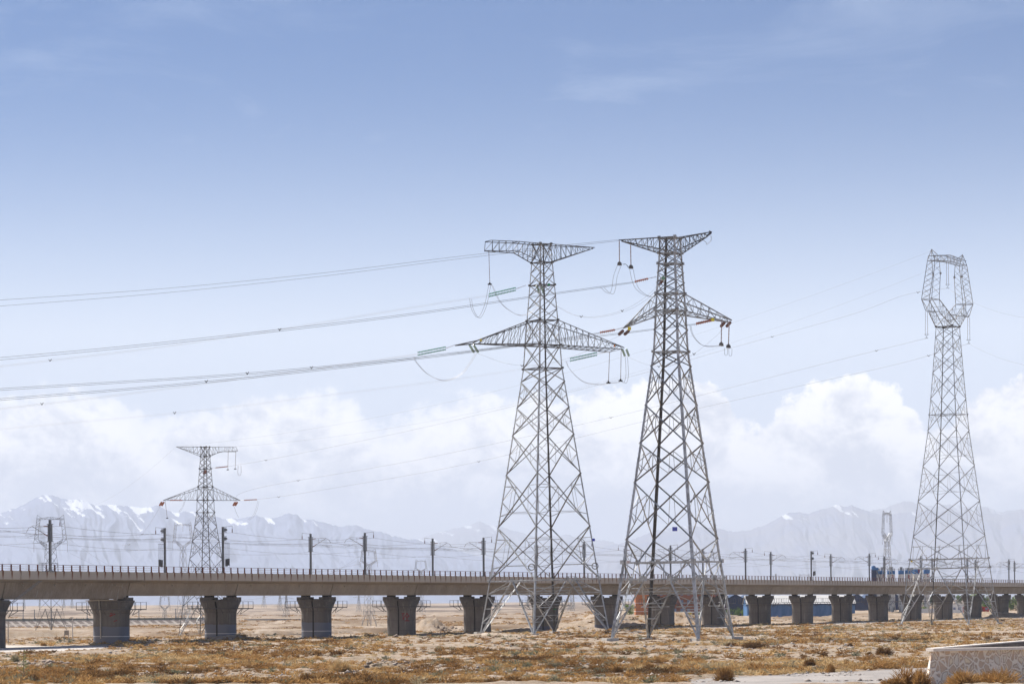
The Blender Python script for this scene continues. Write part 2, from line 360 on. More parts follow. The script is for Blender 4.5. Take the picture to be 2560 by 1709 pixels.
def hz(x, y): return float(height(np.array([x]), np.array([y]))[0])

def ground_mat():
    m = bpy.data.materials.new('desert_soil'); m.use_nodes = True; nt = m.node_tree; b = bsdf(m); L = nt.links
    b.inputs['Roughness'].default_value = .95; b.inputs['Specular IOR Level'].default_value = .15
    g = nn(nt, 'ShaderNodeNewGeometry'); p = g.outputs['Position']
    a = SM(nt, NOISE(nt, p, .06, 6, .6), .4, .62)
    bb = SM(nt, NOISE(nt, p, .5, 6, .65), .42, .66)
    c = SM(nt, NOISE(nt, p, 2.6, 5, .7), .5, .72)
    col = MIX(nt, a, (.50, .395, .30), (.39, .305, .22))
    col = MIX(nt, M(nt, 'MULTIPLY', bb, .6), col, (.29, .19, .10))
    col = MIX(nt, M(nt, 'MULTIPLY', c, .55), col, (.17, .13, .10))
    pale = SM(nt, NOISE(nt, MAPV(nt, p, (1, .6, 1), (40, 3, 0)), .14, 5, .6), .56, .68)
    col = MIX(nt, M(nt, 'MULTIPLY', pale, .6), col, (.66, .56, .45))
    sp = nn(nt, 'ShaderNodeSeparateXYZ'); L.new(p, sp.inputs[0])
    md = SM(nt, NOISE(nt, MAPV(nt, p, (1, .45, 1), (9, 2, 0)), .022, 7, .68), .42, .60)
    mf = M(nt, 'MULTIPLY', SM(nt, sp.outputs[1], 560, 760), md)
    col = MIX(nt, M(nt, 'MULTIPLY', mf, .9), col, (.22, .145, .085))
    fr = SM(nt, sp.outputs[1], 1200, 2600)
    dn = SM(nt, NOISE(nt, MAPV(nt, p, (1, .4, 1)), .007, 6, .68), .42, .6)
    fcol = MIX(nt, dn, (.40, .31, .23), (.15, .11, .08))
    col = MIX(nt, fr, col, fcol)
    L.new(col, b.inputs['Base Color'])
    rk = SM(nt, NOISE(nt, MAPV(nt, p, (1, .5, 1), (3, 7, 1)), .33, 4, .6), .52, .62); rs = SM(nt, NOISE(nt, p, 6, 4, .8), .50, .58)
    col2 = MIX(nt, M(nt, 'MULTIPLY', M(nt, 'MULTIPLY', rk, rs), .7), col, (.17, .145, .125)); L.new(col2, b.inputs['Base Color'])
    bp = nn(nt, 'ShaderNodeBump'); bp.inputs['Strength'].default_value = 1; bp.inputs['Distance'].default_value = .3
    L.new(NOISE(nt, p, 2.2, 6, .75), bp.inputs['Height']); L.new(bp.outputs[0], b.inputs['Normal'])
    return m
SOIL = ground_mat()
def build_ground():
    ys = list(np.linspace(-400, 100, 26)) + list(np.linspace(110, 196, 30)) + list(np.arange(197, 330, .45)) + list(np.arange(330, 640, .8)) + list(np.arange(641, 1000, 2.2))
    y = 1003.0
    while y < 60000: ys.append(y); y += max(3.5, (y-850)*.022)
    ys.append(62000)
    ys = np.array(ys)
    ts = np.concatenate([[-9, -5, -3, -2, -1.3, -.9, -.6, -.42, -.32], np.linspace(-.26, -.2, 8), np.linspace(-.195, .195, 760), np.linspace(.2, .26, 8), [.32, .42, .6, .9, 1.3, 2, 3, 5, 9]])
    wdt = np.where(ys > 150, ys, np.maximum(np.abs(ys), 0)*.4+90)
    X = ts[None, :]*wdt[:, None]; Y = np.repeat(ys[:, None], len(ts), 1)
    Z = height(X.ravel(), Y.ravel())
    V = np.stack([X.ravel(), Y.ravel(), Z], 1); nr, nc = len(ys), len(ts)
    i = np.arange(nr-1)[:, None]*nc + np.arange(nc-1)[None, :]; i = i.ravel()
    Fq = np.stack([i, i+1, i+nc+1, i+nc], 1)
    return mesh_np('ground', V, Fq, SOIL, smooth=True)
tag(build_ground(), 'stony desert ground with pale soil', 'ground', kind='structure')

def sheet(name, mask_i, mat, x0, x1, y0, y1, st, label):
    xs = np.arange(x0, x1, st); ys = np.arange(y0, y1, st); X, Y = np.meshgrid(xs, ys)
    m = tri_mask(X.ravel(), Y.ravel())[mask_i].reshape(X.shape)
    Z = height(X.ravel(), Y.ravel()).reshape(X.shape)+.03
    idx = -np.ones(X.shape, int); ok = m > .45; idx[ok] = np.arange(ok.sum())
    V = np.stack([X[ok], Y[ok], Z[ok]], 1)
    q = ok[:-1, :-1] & ok[:-1, 1:] & ok[1:, 1:] & ok[1:, :-1]
    Fq = np.stack([idx[:-1, :-1][q], idx[:-1, 1:][q], idx[1:, 1:][q], idx[1:, :-1][q]], 1)
    tag(mesh_np(name, V, Fq, mat, smooth=True), label, 'road', kind='structure')
def road_mat(name, a, b_, s=1.0):
    m = bpy.data.materials.new(name); m.use_nodes = True; nt = m.node_tree; b = bsdf(m)
    b.inputs['Roughness'].default_value = .95; g = nn(nt, 'ShaderNodeNewGeometry'); p = g.outputs['Position']
    col = MIX(nt, SM(nt, NOISE(nt, MAPV(nt, p, (1, .35, 1)), .25*s, 6, .7), .38, .66), a, b_)
    col = MIX(nt, M(nt, 'MULTIPLY', SM(nt, NOISE(nt, p, 4*s, 4, .8), .52, .62), .55), col, tuple(c*.55 for c in b_))
    nt.links.new(col, b.inputs['Base Color'])
    bp = nn(nt, 'ShaderNodeBump'); bp.inputs['Strength'].default_value = .6; bp.inputs['Distance'].default_value = .06
    nt.links.new(NOISE(nt, p, 5, 5, .8), bp.inputs['Height']); nt.links.new(bp.outputs[0], b.inputs['Normal'])
    return m
sheet('dirt_lot', 0, road_mat('pale_dirt', (.60, .54, .48), (.50, .45, .40)), -110, -40, 355, 440, .8, 'pale bare dirt lot beside the viaduct')
x_, y_ = via(12, 17)
sheet('access_track', 1, road_mat('pale_track', (.52, .47, .42), (.44, .39, .34)), 20, 240, 610, 1010, 1.1, 'pale access track running along the viaduct')
sheet('gravel_road', 2, road_mat('grey_gravel', (.40, .355, .315), (.28, .25, .225)), 11, 56, 175, 285, .6, 'grey gravel road at the lower right')
# ------------------------------------------------------------------ mountains
def mountain_mat(name, rock, rock2, snow_lo, snow_hi, amt):
    m = bpy.data.materials.new(name); m.use_nodes = True; nt = m.node_tree; b = bsdf(m); L = nt.links
    b.inputs['Roughness'].default_value = .95; b.inputs['Specular IOR Level'].default_value = .1
    g = nn(nt, 'ShaderNodeNewGeometry'); p = g.outputs['Position']; sp = nn(nt, 'ShaderNodeSeparateXYZ'); L.new(p, sp.inputs[0])
    at_ = nn(nt, 'ShaderNodeAttribute', attribute_name='snow')
    n = NOISE(nt, MAPV(nt, p, (1, 1, .28), rot=(0, .62, 0)), .0062, 7, .6)
    s = M(nt, 'ADD', at_.outputs['Fac'], M(nt, 'MULTIPLY', M(nt, 'SUBTRACT', n, .5), .8))
    s = SM(nt, s, .50, .62)
    hgt = SM(nt, sp.outputs[2], snow_lo, snow_hi)
    rk = MIX(nt, SM(nt, NOISE(nt, p, .0015, 6, .6), .35, .65), rock, rock2)
    L.new(MIX(nt, M(nt, 'MULTIPLY', M(nt, 'MULTIPLY', s, hgt), amt), rk, (.9, .92, .95)), b.inputs['Base Color'])
    return m
def mountains(name, prof, Zf, Zc, mat, label, seed, amp=.16, snowx=((0, .3),)):
    px = np.arange(prof[0][0], prof[-1][0]+1, 3.0)
    crest = np.interp(px, [p[0] for p in prof], [p[1] for p in prof])
    jag = fbm(px/14, px*0+seed, 4, seed)*7 + fbm(px/4.1, px*0+seed, 2, seed+5)*2.5
    el = (HY + ROLL*(1280-px) - crest + jag)/F
    rows = np.linspace(0, 1, 90); v = []; sn = []
    for r in list(rows) + [1.06, 1.2, 1.5]:
        D = Zf + (Zc-Zf)*min(r, 1.5)
        a = (px-1280)/F
        top = el*Zc + EYE
        if r <= 1: base = (.10+.90*r**1.25)*np.clip(r*6, 0, 1)
        else: base = 1-(r-1)*1.1
        # spurs and gullies run down from the crest, leaning slightly
        g = a*F/46 + r*1.6 + seed + fbm(a*F/80+seed, np.full_like(a, r*3.1), 3, seed+21)*2.0
        rid = 1-np.abs(fbm(g, np.full_like(g, r*1.6), 3, seed)*2)
        rid2 = 1-np.abs(fbm(g*3.1+r*2.2, np.full_like(g, r*3.5), 3, seed+9)*2)
        w = math.sin(math.pi*min(r, 1))**.8 if r <= 1 else 0
        fo = fbm(a*F/200+3, np.full_like(g, r*2.2), 3, seed+3)
        z = top*(base + w*amp*((rid-.75)*2.3 + (rid2-.75)*.9 + fo*1.3))
        if r > .93 and r <= 1: z = np.minimum(z, top*(.9+.1*(r-.93)/.07))
        z = z - (1-min(1, r*8))*60
        sk = fbm(px/30 + r*11, np.full_like(a, r*4), 3, seed+31)*1.1 + fbm(px/11 + r*26, np.full_like(a, r*7), 4, seed+33)*1.6
        sa = np.interp(px, [p[0] for p in snowx], [p[1] for p in snowx])
        v.append(np.stack([a*D, np.full_like(a, D) + fo*900*w, z], 1)); sn.append(.27 + sk*.95 + (sa-.62)*1.0 - (1-sstep(r + 0*a, .55, .97))*1.3*(1.5-sa) - (r > 1)*.1)
    V = np.concatenate(v); nr, nc = len(v), len(px)
    i = (np.arange(nr-1)[:, None]*nc + np.arange(nc-1)[None, :]).ravel()
    Fq = np.stack([i, i+1, i+nc+1, i+nc], 1)
    tag(mesh_np(name, V, Fq, mat, smooth=True, attr={'snow': np.concatenate(sn)}), label, 'mountains', kind='structure')
LEFTM = [(-900, 1350), (-600, 1330), (-300, 1310), (-120, 1296), (0, 1282.6), (34, 1271.8), (68, 1258.4), (93, 1242), (112, 1237), (134, 1238.8), (148, 1243), (171, 1249.5), (207, 1249.5), (222, 1256.7), (250, 1263), (286, 1262),
         (322, 1263.8), (366, 1269), (392, 1263), (411, 1272), (440, 1280), (480, 1278), (520, 1290), (560, 1294), (594, 1297), (640, 1286), (672, 1294), (692, 1294), (723, 1279.5), (747, 1289), (760, 1299), (783, 1298), (812, 1305.5), (835, 1313.6),
         (864, 1315), (896, 1313.6), (916, 1323), (955, 1328), (981, 1338), (1013, 1346), (1046, 1349), (1100, 1362), (1200, 1390), (1350, 1420), (1500, 1455), (1560, 1490)]
MIDM = [(850, 1440), (950, 1375), (1030, 1352), (1062, 1343), (1088, 1331), (1127, 1323), (1150, 1317), (1175, 1312), (1190, 1306), (1201, 1300), (1217, 1312), (1237, 1313), (1272, 1320), (1302, 1330), (1340, 1341), (1373, 1339), (1422, 1336), (1445, 1343), (1493, 1349), (1526, 1352), (1600, 1380), (1700, 1420), (1800, 1480)]
RIGHTM = [(1200, 1490), (1320, 1440), (1440, 1385), (1526, 1361), (1549, 1359), (1581, 1346), (1643, 1323), (1682, 1318), (1727, 1313), (1802, 1320), (1834, 1328), (1873, 1326), (1899, 1317), (1938, 1300), (1967, 1285), (1996, 1280.5), (2019, 1286), (2052, 1274), (2091, 1261.7), (2110, 1266), (2131, 1261.7), (2154, 1271), (2173, 1278), (2200, 1284), (2240, 1284), (2330, 1276), (2420, 1281), (2501, 1283), (2560, 1276), (2700, 1290), (3100, 1330), (3500, 1380)]
RIGHTB = [(2050, 1300), (2173, 1278), (2222, 1268), (2261, 1250), (2303, 1261.7), (2342, 1265), (2374, 1258), (2420, 1266), (2472, 1266), (2501, 1279), (2560, 1273), (2700, 1262), (3000, 1290), (3300, 1360)]
SNOWL = [(-600, .6), (0, .75), (60, .7), (100, .62), (150, .72), (200, .8), (240, .85), (280, .95), (300, .8), (340, 1.0), (372, .5), (400, .3), (440, .8), (480, .55), (510, .35), (560, .7), (600, .6), (640, .4), (672, .85), (700, .25), (745, .4), (790, .6), (830, .3), (900, .15), (1500, .1)]
mountains('mountain_range', MIDM, 30000, 35000, mountain_mat('far_snow_rock', (.22, .22, .26), (.16, .16, .20), 250, 700, .95), 'faint snowy peaks far behind the middle gap', 5, .07, [(0, .62)])
mountains('mountain_range', RIGHTB, 29000, 33000, mountain_mat('pale_rock', (.22, .22, .25), (.16, .165, .20), 800, 1100, .6), 'faint grey range behind the right hand ridge', 15, .08, [(2000, .55), (2300, .5), (2480, .8), (2560, .4)])
mountains('mountain_range', RIGHTM, 23000, 28000, mountain_mat('grey_rock', (.20, .20, .24), (.15, .17, .26), 600, 760, .85), 'bluish grey ridge on the right', 9, .07, [(1500, .3), (1940, .45), (1965, .75), (1985, .6), (2010, .7), (2040, .4), (2070, .35), (2090, .8), (2110, .4), (2140, .8), (2170, .7), (2200, .3), (2600, .3)])
mountains('mountain_range', LEFTM, 18000, 23000, mountain_mat('snow_rock', (.20, .235, .35), (.14, .17, .27), 300, 480, 1.0), 'snow streaked mountain range on the left', 2, .09, SNOWL)

# ------------------------------------------------------------------ viaduct
via_root = empty('railway_viaduct', (V0[0], V0[1], 0), THETA, label='long brown concrete railway viaduct on thick piers crossing the whole view', cat='viaduct')
N0, N1 = -3, 25
def girder_mesh(deep):
    zb = 6.95 if deep else 7.45; g = MB()
    prof = [(6.0, 11.0), (6.0, 9.8), (5.75, 9.72), (3.35, 9.38), (2.75, zb+.12), (2.63, zb)]
    prof = prof + [(-x, z) for x, z in reversed(prof)] + [(-5.72, 11.0), (-5.72, 10.1), (5.72, 10.1), (5.72, 11.0)]
    L_ = SPAN-.34; n = len(prof)
    ys_ = [-L_/2, -L_/2+1.2, L_/2-1.2, L_/2]
    vs = [(x, y, z) for y in ys_ for x, z in prof]
    fs = [(k*n+i, k*n+(i+1) % n, (k+1)*n+(i+1) % n, (k+1)*n+i) for k in range(3) for i in range(n)]
    g.add(vs, fs)
    for yy, fl in ((0, 1), (3*n, 0)):      # end walls: box body and wings as quads
        b = yy; idx = [(1, 2, 9, 10), (2, 3, 8, 9), (3, 4, 7, 8), (4, 5, 6, 7)]
        for q in idx: g.f.append(tuple(b+j for j in q))
        g.f.append((b+0, b+1, b+14, b+15) if False else (b+1, b+10, b+13, b+14)); g.f.append((b+0, b+1, b+14, b+15)); g.f.append((b+11, b+12, b+13, b+10))
    return g
gm = girder_mesh(False).build('girder', GIRD, via_root); gmd = girder_mesh(True).build('girder', GIRD, via_root)
def child_copy(o, parent, loc=None, name=None):
    c = o.copy(); C.objects.link(c); c.parent = parent
    if loc is not None: c.location = loc
    return c
first = {False: gm, True: gmd}; used = {False: 0, True: 0}
GIRDERS = {}
for n in range(N0, N1):
    k = n < 0
    o = first[k] if not used[k] else child_copy(first[k], via_root)
    used[k] = 1; o.location = (0, (n+.5)*SPAN, 0); GIRDERS[n] = o
# small drain spouts under the deck edge
sp0 = MB(); sp0.tube([(3.25, 0, 9.2), (3.6, 0, 8.95)], .07, 6)
drain = None
for n in range(-1, 10):
    for j in range(4):
        loc = (0, -SPAN/2 + 4 + j*8.2, 0)
        if drain is None: drain = sp0.build('drain_spout', PIPEW, GIRDERS[n]); drain.location = loc
        else: child_copy(drain, GIRDERS[n], loc)

def stadium(T, D, k=12):
    r = D/2; h = max(T/2-r, .01); out = []
    for j in range(k+1): a = -math.pi/2 + math.pi*j/k; out.append((h+r*math.cos(a), r*math.sin(a)))
    for j in range(k+1): a = math.pi/2 + math.pi*j/k; out.append((-h+r*math.cos(a), r*math.sin(a)))
    return out
def pier_mesh(T=5.7, D=2.3, zc=6.72):
    g = MB(); secs = [(-1.5, T, D), (4.2, T, D), (4.7, T+.10, D+.06), (5.15, T+.34, D+.2), (5.6, T+.74, D+.42), (6.0, T+1.16, D+.62), (6.4, T+1.52, D+.78), (zc-.1, T+1.76, D+.88), (zc, T+1.76, D+.88)]
    n = None; vs = []
    for z, t, d in secs:
        s = stadium(t, d); n = len(s); vs += [(x, y, z) for x, y in s]
    fs = [(k*n+i, k*n+(i+1) % n, (k+1)*n+(i+1) % n, (k+1)*n+i) for k in range(len(secs)-1) for i in range(n)]
    fs.append(tuple(range((len(secs)-1)*n, len(secs)*n)))
    g.add(vs, fs); return g
def plinths(s, h0):
    g = MB(); h = h0-6.70
    g.box((s*2.2, 0, 6.70+h*.32), (2.5, 1.7, h*.64))
    return g
def platform_mesh(T, D):
    g = MB(); z = 5.35; a, b = T/2+1.65, D/2+1.15
    ring = [(-a, -b), (a, -b), (a, b), (-a, b)]
    for i in range(4):
        p, q = ring[i], ring[(i+1) % 4]
        g.bar((*p, z), (*q, z), .10, .14); g.bar((*p, z+1.1), (*q, z+1.1), .05)
        if i in (0, 2): g.box((0, (p[1]-(.3 if p[1] > 0 else -.3)), z), (2*a, .6, .05))
        else: g.box(((p[0]-(.5 if p[0] > 0 else -.5)), 0, z-.002), (1.0, 2*b-.1, .05))
    for x in np.linspace(-a, a, 6):
        for y in (-b, b): g.bar((x, y, z), (x, y, z+1.1), .06)
    for x in (-a, a):
        for y in (-b*.35, b*.35): g.bar((x, y, z), (x, y, z+1.1), .06)
        g.bar((x, -b*.5, z), (x*.72, -b*.2, z-.95), .08); g.bar((x, b*.5, z), (x*.72, b*.2, z-.95), .08)
    for x in np.linspace(-T/2+.3, T/2-.3, 5):
        for y in (-b, b): g.bar((x, y, z), (x, y*.66, z-.8), .07)
    return g
PIERS = {}
pm = {}
plat = platform_mesh(6.2, 2.6).build('inspection_platform', DARKST, None); plat_used = False
gv = MB(); gv.tube([(0, -1.21, -.5), (0, -1.21, 5.0), (0, -1.45, 5.6), (0, -1.62, 6.5)], .13, 6); groove = gv.build('drain_line', DARK, None); gused = False  # dark tube stands in for a recessed groove and its shade
bn = MB(); bn.box((0, .2, 6.78), (.9, .8, .14)); bnch = bn.build('centre_block', DARK, None); bused = False
PLB = [[plinths(s_, h_).build('bearing_block', PIERM, None) for s_ in (-1, 1)] for h_ in (7.45, 7.0)]
for i_, h_ in enumerate((.75, .30)):
    for b_, s_ in zip(PLB[i_], (-1, 1)): gb = MB(); gb.box((s_*2.1, 0, 6.70+h_*.82), (1.2, 1.3, h_*.40)); gb.build('bearing', DARK, b_)
plu = {0: 0, 1: 0}
for n in range(N0, N1+1):
    big = n <= 0
    key = (big, 'b' if n in (0, 1, 2) else ('n' if n in (5, 6) else ''))
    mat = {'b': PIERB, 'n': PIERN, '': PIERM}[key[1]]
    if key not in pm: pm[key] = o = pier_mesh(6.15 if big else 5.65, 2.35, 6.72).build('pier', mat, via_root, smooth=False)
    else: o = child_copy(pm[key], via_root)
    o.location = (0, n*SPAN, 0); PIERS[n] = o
    if n > 19: continue
    if not plat_used: plat.parent = o; plat_used = True
    else: child_copy(plat, o)
    if n > 0:
        if not gused: groove.parent = o; gused = True
        else: child_copy(groove, o)
    if not bused: bnch.parent = o; bused = True
    else: child_copy(bnch, o)
    kk = int(n < 0)
    for pb in PLB[kk]:
        if not plu[kk]: pb.parent = o
        else: child_copy(pb.children[0], child_copy(pb, o))
    plu[kk] = 1
# pale pipes on the near girder and pier
g = MB()
g.tube([(3.15, -24.3-SPAN*0, 9.0), (3.15, -13.5, 9.0)], .09); g.tube([(3.1, -24.2, 9.0), (2.95, -24.2, 8.0), (2.8, -24.4, 7.2)], .09)
g.build('drain_line', PIPEW, via_root)
g = MB(); g.tube([(3.15, -10.6, 9.05), (3.15, -1.9, 8.95), (3.2, -1.8, 8.6)], .10)
for y in (-10.5, -7.6, -4.7, -1.9): g.tube([(3.25, y, 9.0), (3.3, y, 9.35)], .05)
g.tube([(3.1, -2.7, 8.9), (2.85, -2.7, 7.4), (2.8, -2.75, 6.85)], .09); g.tube([(2.8, -2.75, 6.83), (-.9, -2.9, 6.78), (-2.6, -3.1, 6.7)], .09)
g.tube([(-1.1, -1.7, 6.75), (-1.1, -1.55, 5.4), (-1.1, -1.32, 4.8), (-1.1, -1.32, .9)], .12)
g.build('drain_line', PIPEW, via_root)
g = MB()      # inspection ladder with a small cage at the parapet
g.bar((6.1, -24.5, 11.0), (3.0, -30.5, 6.4), .08); g.bar((6.1, -25.1, 11.0), (3.0, -31.1, 6.4), .08)
for t in np.linspace(0, 1, 16): g.bar((6.1-3.1*t, -24.5-6*t, 11-4.6*t), (6.1-3.1*t, -25.1-6*t, 11-4.6*t), .05)
for y in (-27.6, -26.6, -25.6, -24.6, -23.6):
    g.bar((6.15, y, 10.9), (6.15, y, 12.15), .06)
g.bar((6.15, -28.4, 12.15), (6.15, -23.6, 12.15), .06); g.bar((6.15, -27.6, 10.95), (6.15, -23.6, 10.95), .08); g.bar((6.15, -27.0, 11.6), (6.15, -24.0, 11.6), .05)
g.build('access_ladder', MAST, via_root, label='dark access ladder with small railed cage')

# railing: rails per side, posts
g = MB()
for x in (5.87,):
    for z, w in ((11.9, .06), (11.6, .035), (11.3, .035)):
        g.bar((x, N0*SPAN, z), (x, N1*SPAN, z), w)
rail = g.build('railing', RUST, via_root)
g = MB(); g.bar((0, 0, 10.98), (0, 0, 11.92), .15, .15); g.box((0, 0, 11.03), (.26, .3, .06)); post = None
allp = [(5.87, (k+.0)*POST) for k in range(N0*15, N1*15+1)]
vis = [p for p in allp if p[1] > -1.4*SPAN]
for x, y in vis[:100]:
    if post is None: post = g.build('railing_post', RUST, via_root); post.location = (x, y, 0)
    else: child_copy(post, via_root, (x, y, 0))
g2 = MB()
for x, y in vis[100:] + [p for p in allp if p not in vis]:
    g2.bar((x, y, 10.98), (x, y, 11.92), .15, .15)
g2.build('railing_posts', RUST, via_root, kind='stuff')

# painted marks: a red character on one pier, red and blue daubs on two others
def glyph(txt, size, mat, parent, loc, name='painted_character'):
    fc = bpy.data.curves.new(name, 'FONT'); fc.body = txt; fc.size = size; fc.extrude = .004; fc.offset = .012
    fc.align_x = 'CENTER'
    fo = bpy.data.objects.new(name, fc); C.objects.link(fo)
    bpy.context.view_layer.update()
    me = bpy.data.meshes.new_from_object(fo.evaluated_get(bpy.context.evaluated_depsgraph_get()))
    bpy.data.objects.remove(fo); bpy.data.curves.remove(fc)
    me.materials.clear(); me.materials.append(mat)
    o = bpy.data.objects.new(name, me); C.objects.link(o); o.parent = parent; o.location = loc; o.rotation_euler = (R(90), 0, 0)
    return o
glyph('砼', 1.75, REDP, PIERS[3], (1.45, -1.185, 2.75))
def daub(parent, mat, strokes, name='painted_mark', y=-1.19):
    g = MB()
    for i, (p, q, w) in enumerate(strokes): g.bar((p[0], y-.001*i, p[1]), (q[0], y-.001*i, q[1]), .012, w, up=(0, 0, 1))
    return g.build(name, mat, parent)
daub(PIERS[0], REDP, [((.55, 4.75), (1.55, 4.95), .22), ((.45, 4.35), (1.15, 4.6), .2), ((1.2, 3.55), (1.8, 3.7), .12), ((.95, 4.55), (1.5, 4.65), .12)], y=-1.215)
daub(PIERS[-1], BLUEG, [((1.0, 2.9), (2.0, 3.1), .3), ((.9, 2.3), (1.9, 2.6), .3), ((.8, 1.7), (2.0, 1.9), .28), ((1.1, 3.1), (1.2, 1.5), .15), ((1.7, 3.2), (1.75, 1.6), .15)], y=-1.215)

# ------------------------------------------------------------------ catenary masts on the viaduct
def vw(x, y, z):                        # viaduct-local to world
    p = V0 + dv*y + tv*x; return Vector((p[0], p[1], z))
def tagcopy(root, loc, rz, label, group=None):
    r = root.copy(); C.objects.link(r); r.location = loc; r.rotation_euler = (0, 0, rz); r['label'] = label
    for ch in list(root.children):
        c = ch.copy(); C.objects.link(c); c.parent = r
        for gch in ch.children:
            d = gch.copy(); C.objects.link(d); d.parent = c
    return r
def make_mast(kind):
    t = empty('catenary_mast', (0, 0, 0), 0, label='x', cat='catenary mast', group='catenary masts along the viaduct')
    g = MB(); H = 7.5
    for x in (-.13, .13): g.box((x, 0, H/2), (.05, .30, H))
    g.box((0, 0, H/2), (.22, .04, H)); g.box((0, 0, .1), (.6, .6, .2)); g.build('pole', MAST, t)
    if kind == 'plain':
        g = MB()
        for x in (-.34, .34): g.box((x, 0, 5.6), (.07, .16, 2.4)); 
        for z in (4.35, 6.85): g.box((0, 0, z), (.95, .3, .10))
        g.build('clamp_frame', MAST, t)
        g = MB()                              # cantilever reaching over the track (towards -x)
        g.tube([(-.3, 0, 6.55), (-2.9, 0, 6.7), (-3.7, 0, 6.35), (-4.1, 0, 5.75)], .035); g.tube([(-.3, 0, 5.1), (-3.0, 0, 6.55)], .045)
        g.tube([(-1.6, 0, 6.6), (-1.6, 0, 5.85)], .025); g.tube([(-1.1, 0, 5.5), (-4.3, 0, 5.35)], .03); g.tube([(-2.3, 0, 5.4), (-3.9, 0, 5.05)], .025)
        g.build('cantilever', WIREG, t)
        g = MB(); g.tube([(-.3, 0, 6.55), (-.5, 0, 6.56), (-1.1, 0, 6.6)], [.05, .09, .07]); g.tube([(-.3, 0, 5.1), (-.5, 0, 5.2), (-1.05, 0, 5.48)], [.05, .09, .07]); g.build('insulator', PORCD, t)
    else:
        g = MB()
        for z in (7.0, 5.6):
            for dx in (0, .22): g.tube([(.35+dx, -.10, z), (.35+dx, .10, z)], .27-.07*(dx > 0), 14)
            g.bar((0, 0, z+.35), (.7, 0, z+.35), .08); g.bar((0, 0, z-.35), (.7, 0, z-.35), .08)
        g.bar((0, 0, 4.9), (1.3, 0, 4.9), .06)
        g.build('tension_wheel', MAST, t)
        g = MB(); g.box((.62, 0, 1.75), (.26, .36, 1.2)); g.box((.98, 0, 1.85), (.2, .36, 1.1)); g.build('counterweight', DARKST, t)
        g = MB()
        for x in (.45, .62, .85, 1.0): g.bar((x, 0, 5.0), (x, 0, 2.4), .03)
        g.bar((1.22, 0, 4.9), (1.22, 0, .4), .03); g.build('guide_cables', MAST, t)
    g = MB(); g.bar((0, 0, 7.45), (1.75, 0, 7.62), .05); g.bar((1.72, 0, 7.6), (1.72, 0, 7.2), .04)
    g.build('top_bracket', WIREG, t)
    g = MB(); g.tube([(1.72, 0, 7.2), (1.72, 0, 7.0), (1.72, 0, 6.6), (1.72, 0, 6.5)], [.03, .08, .08, .03]); g.build('insulator', PORCD, t)
    return t
mast = {'plain': make_mast('plain'), 'tension': make_mast('tension')}; mu = {'plain': False, 'tension': False}
MASTY = []
ords = ['first', 'second', 'third', 'fourth', 'fifth', 'sixth', 'seventh', 'eighth', 'ninth', 'tenth', 'eleventh', 'twelfth', 'thirteenth', 'fourteenth', 'fifteenth', 'sixteenth']
for i in range(0, 14):
    m_ = -.75 + 1.497*i; MASTY.append(m_*SPAN)
    for side, x in (('near', 5.45), ('far', -5.45)):
        if side == 'far' and i == 0: continue
        kind = 'tension' if i in (1, 7) else 'plain'
        if i == 7 and side == 'far': kind = 'plain'
        loc = vw(x, m_*SPAN, 10.95); rz = THETA + (0 if side == 'near' else math.pi)
        lb = f"{'grey overhead line mast' if kind=='plain' else 'mast with pulley wheels and weights'} on the {side} side of the viaduct, {ords[i if side=='near' else i-1]} from left"
        if not mu[kind]: r = mast[kind]; r.location = loc; r.rotation_euler = (0, 0, rz); r['label'] = lb; mu[kind] = True
        else: tagcopy(mast[kind], loc, rz, lb)
def over_wire(x, z, sag, r, mat, label, x2=None, drop=None):
    pts = []; ys_ = [MASTY[0]-1.5*SPAN] + MASTY + [MASTY[-1]+1.5*SPAN]
    for a, b in zip(ys_[:-1], ys_[1:]):
        for k in range(8):
            t = k/8; pts.append(vw(x, a+(b-a)*t, z - sag*4*t*(1-t)))
    g = MB(); g.tube(pts, r*.62, 4); t = empty('overhead_wire', pts[0], 0, label=label, cat='overhead wire', group='railway overhead wires')
    o = g.build('wire', mat, t); o.data.transform(Matrix.Translation(-pts[0]))
    return t
for side, s in (('near', 1), ('far', -1)):
    over_wire(s*2.4, 17.0, .9, .026, WIREG, f'thin sagging messenger wire over the {side} track of the viaduct')
    over_wire(s*2.4, 16.05, .05, .026, WIREG, f'nearly straight contact wire over the {side} track of the viaduct')
    over_wire(s*7.15, 17.5, .75, .028, WIREG, f'thin feeder wire hung outside the {side} row of masts')
    over_wire(s*5.1, 15.2, .8, .024, WIREG, f'low return wire along the {side} row of masts')

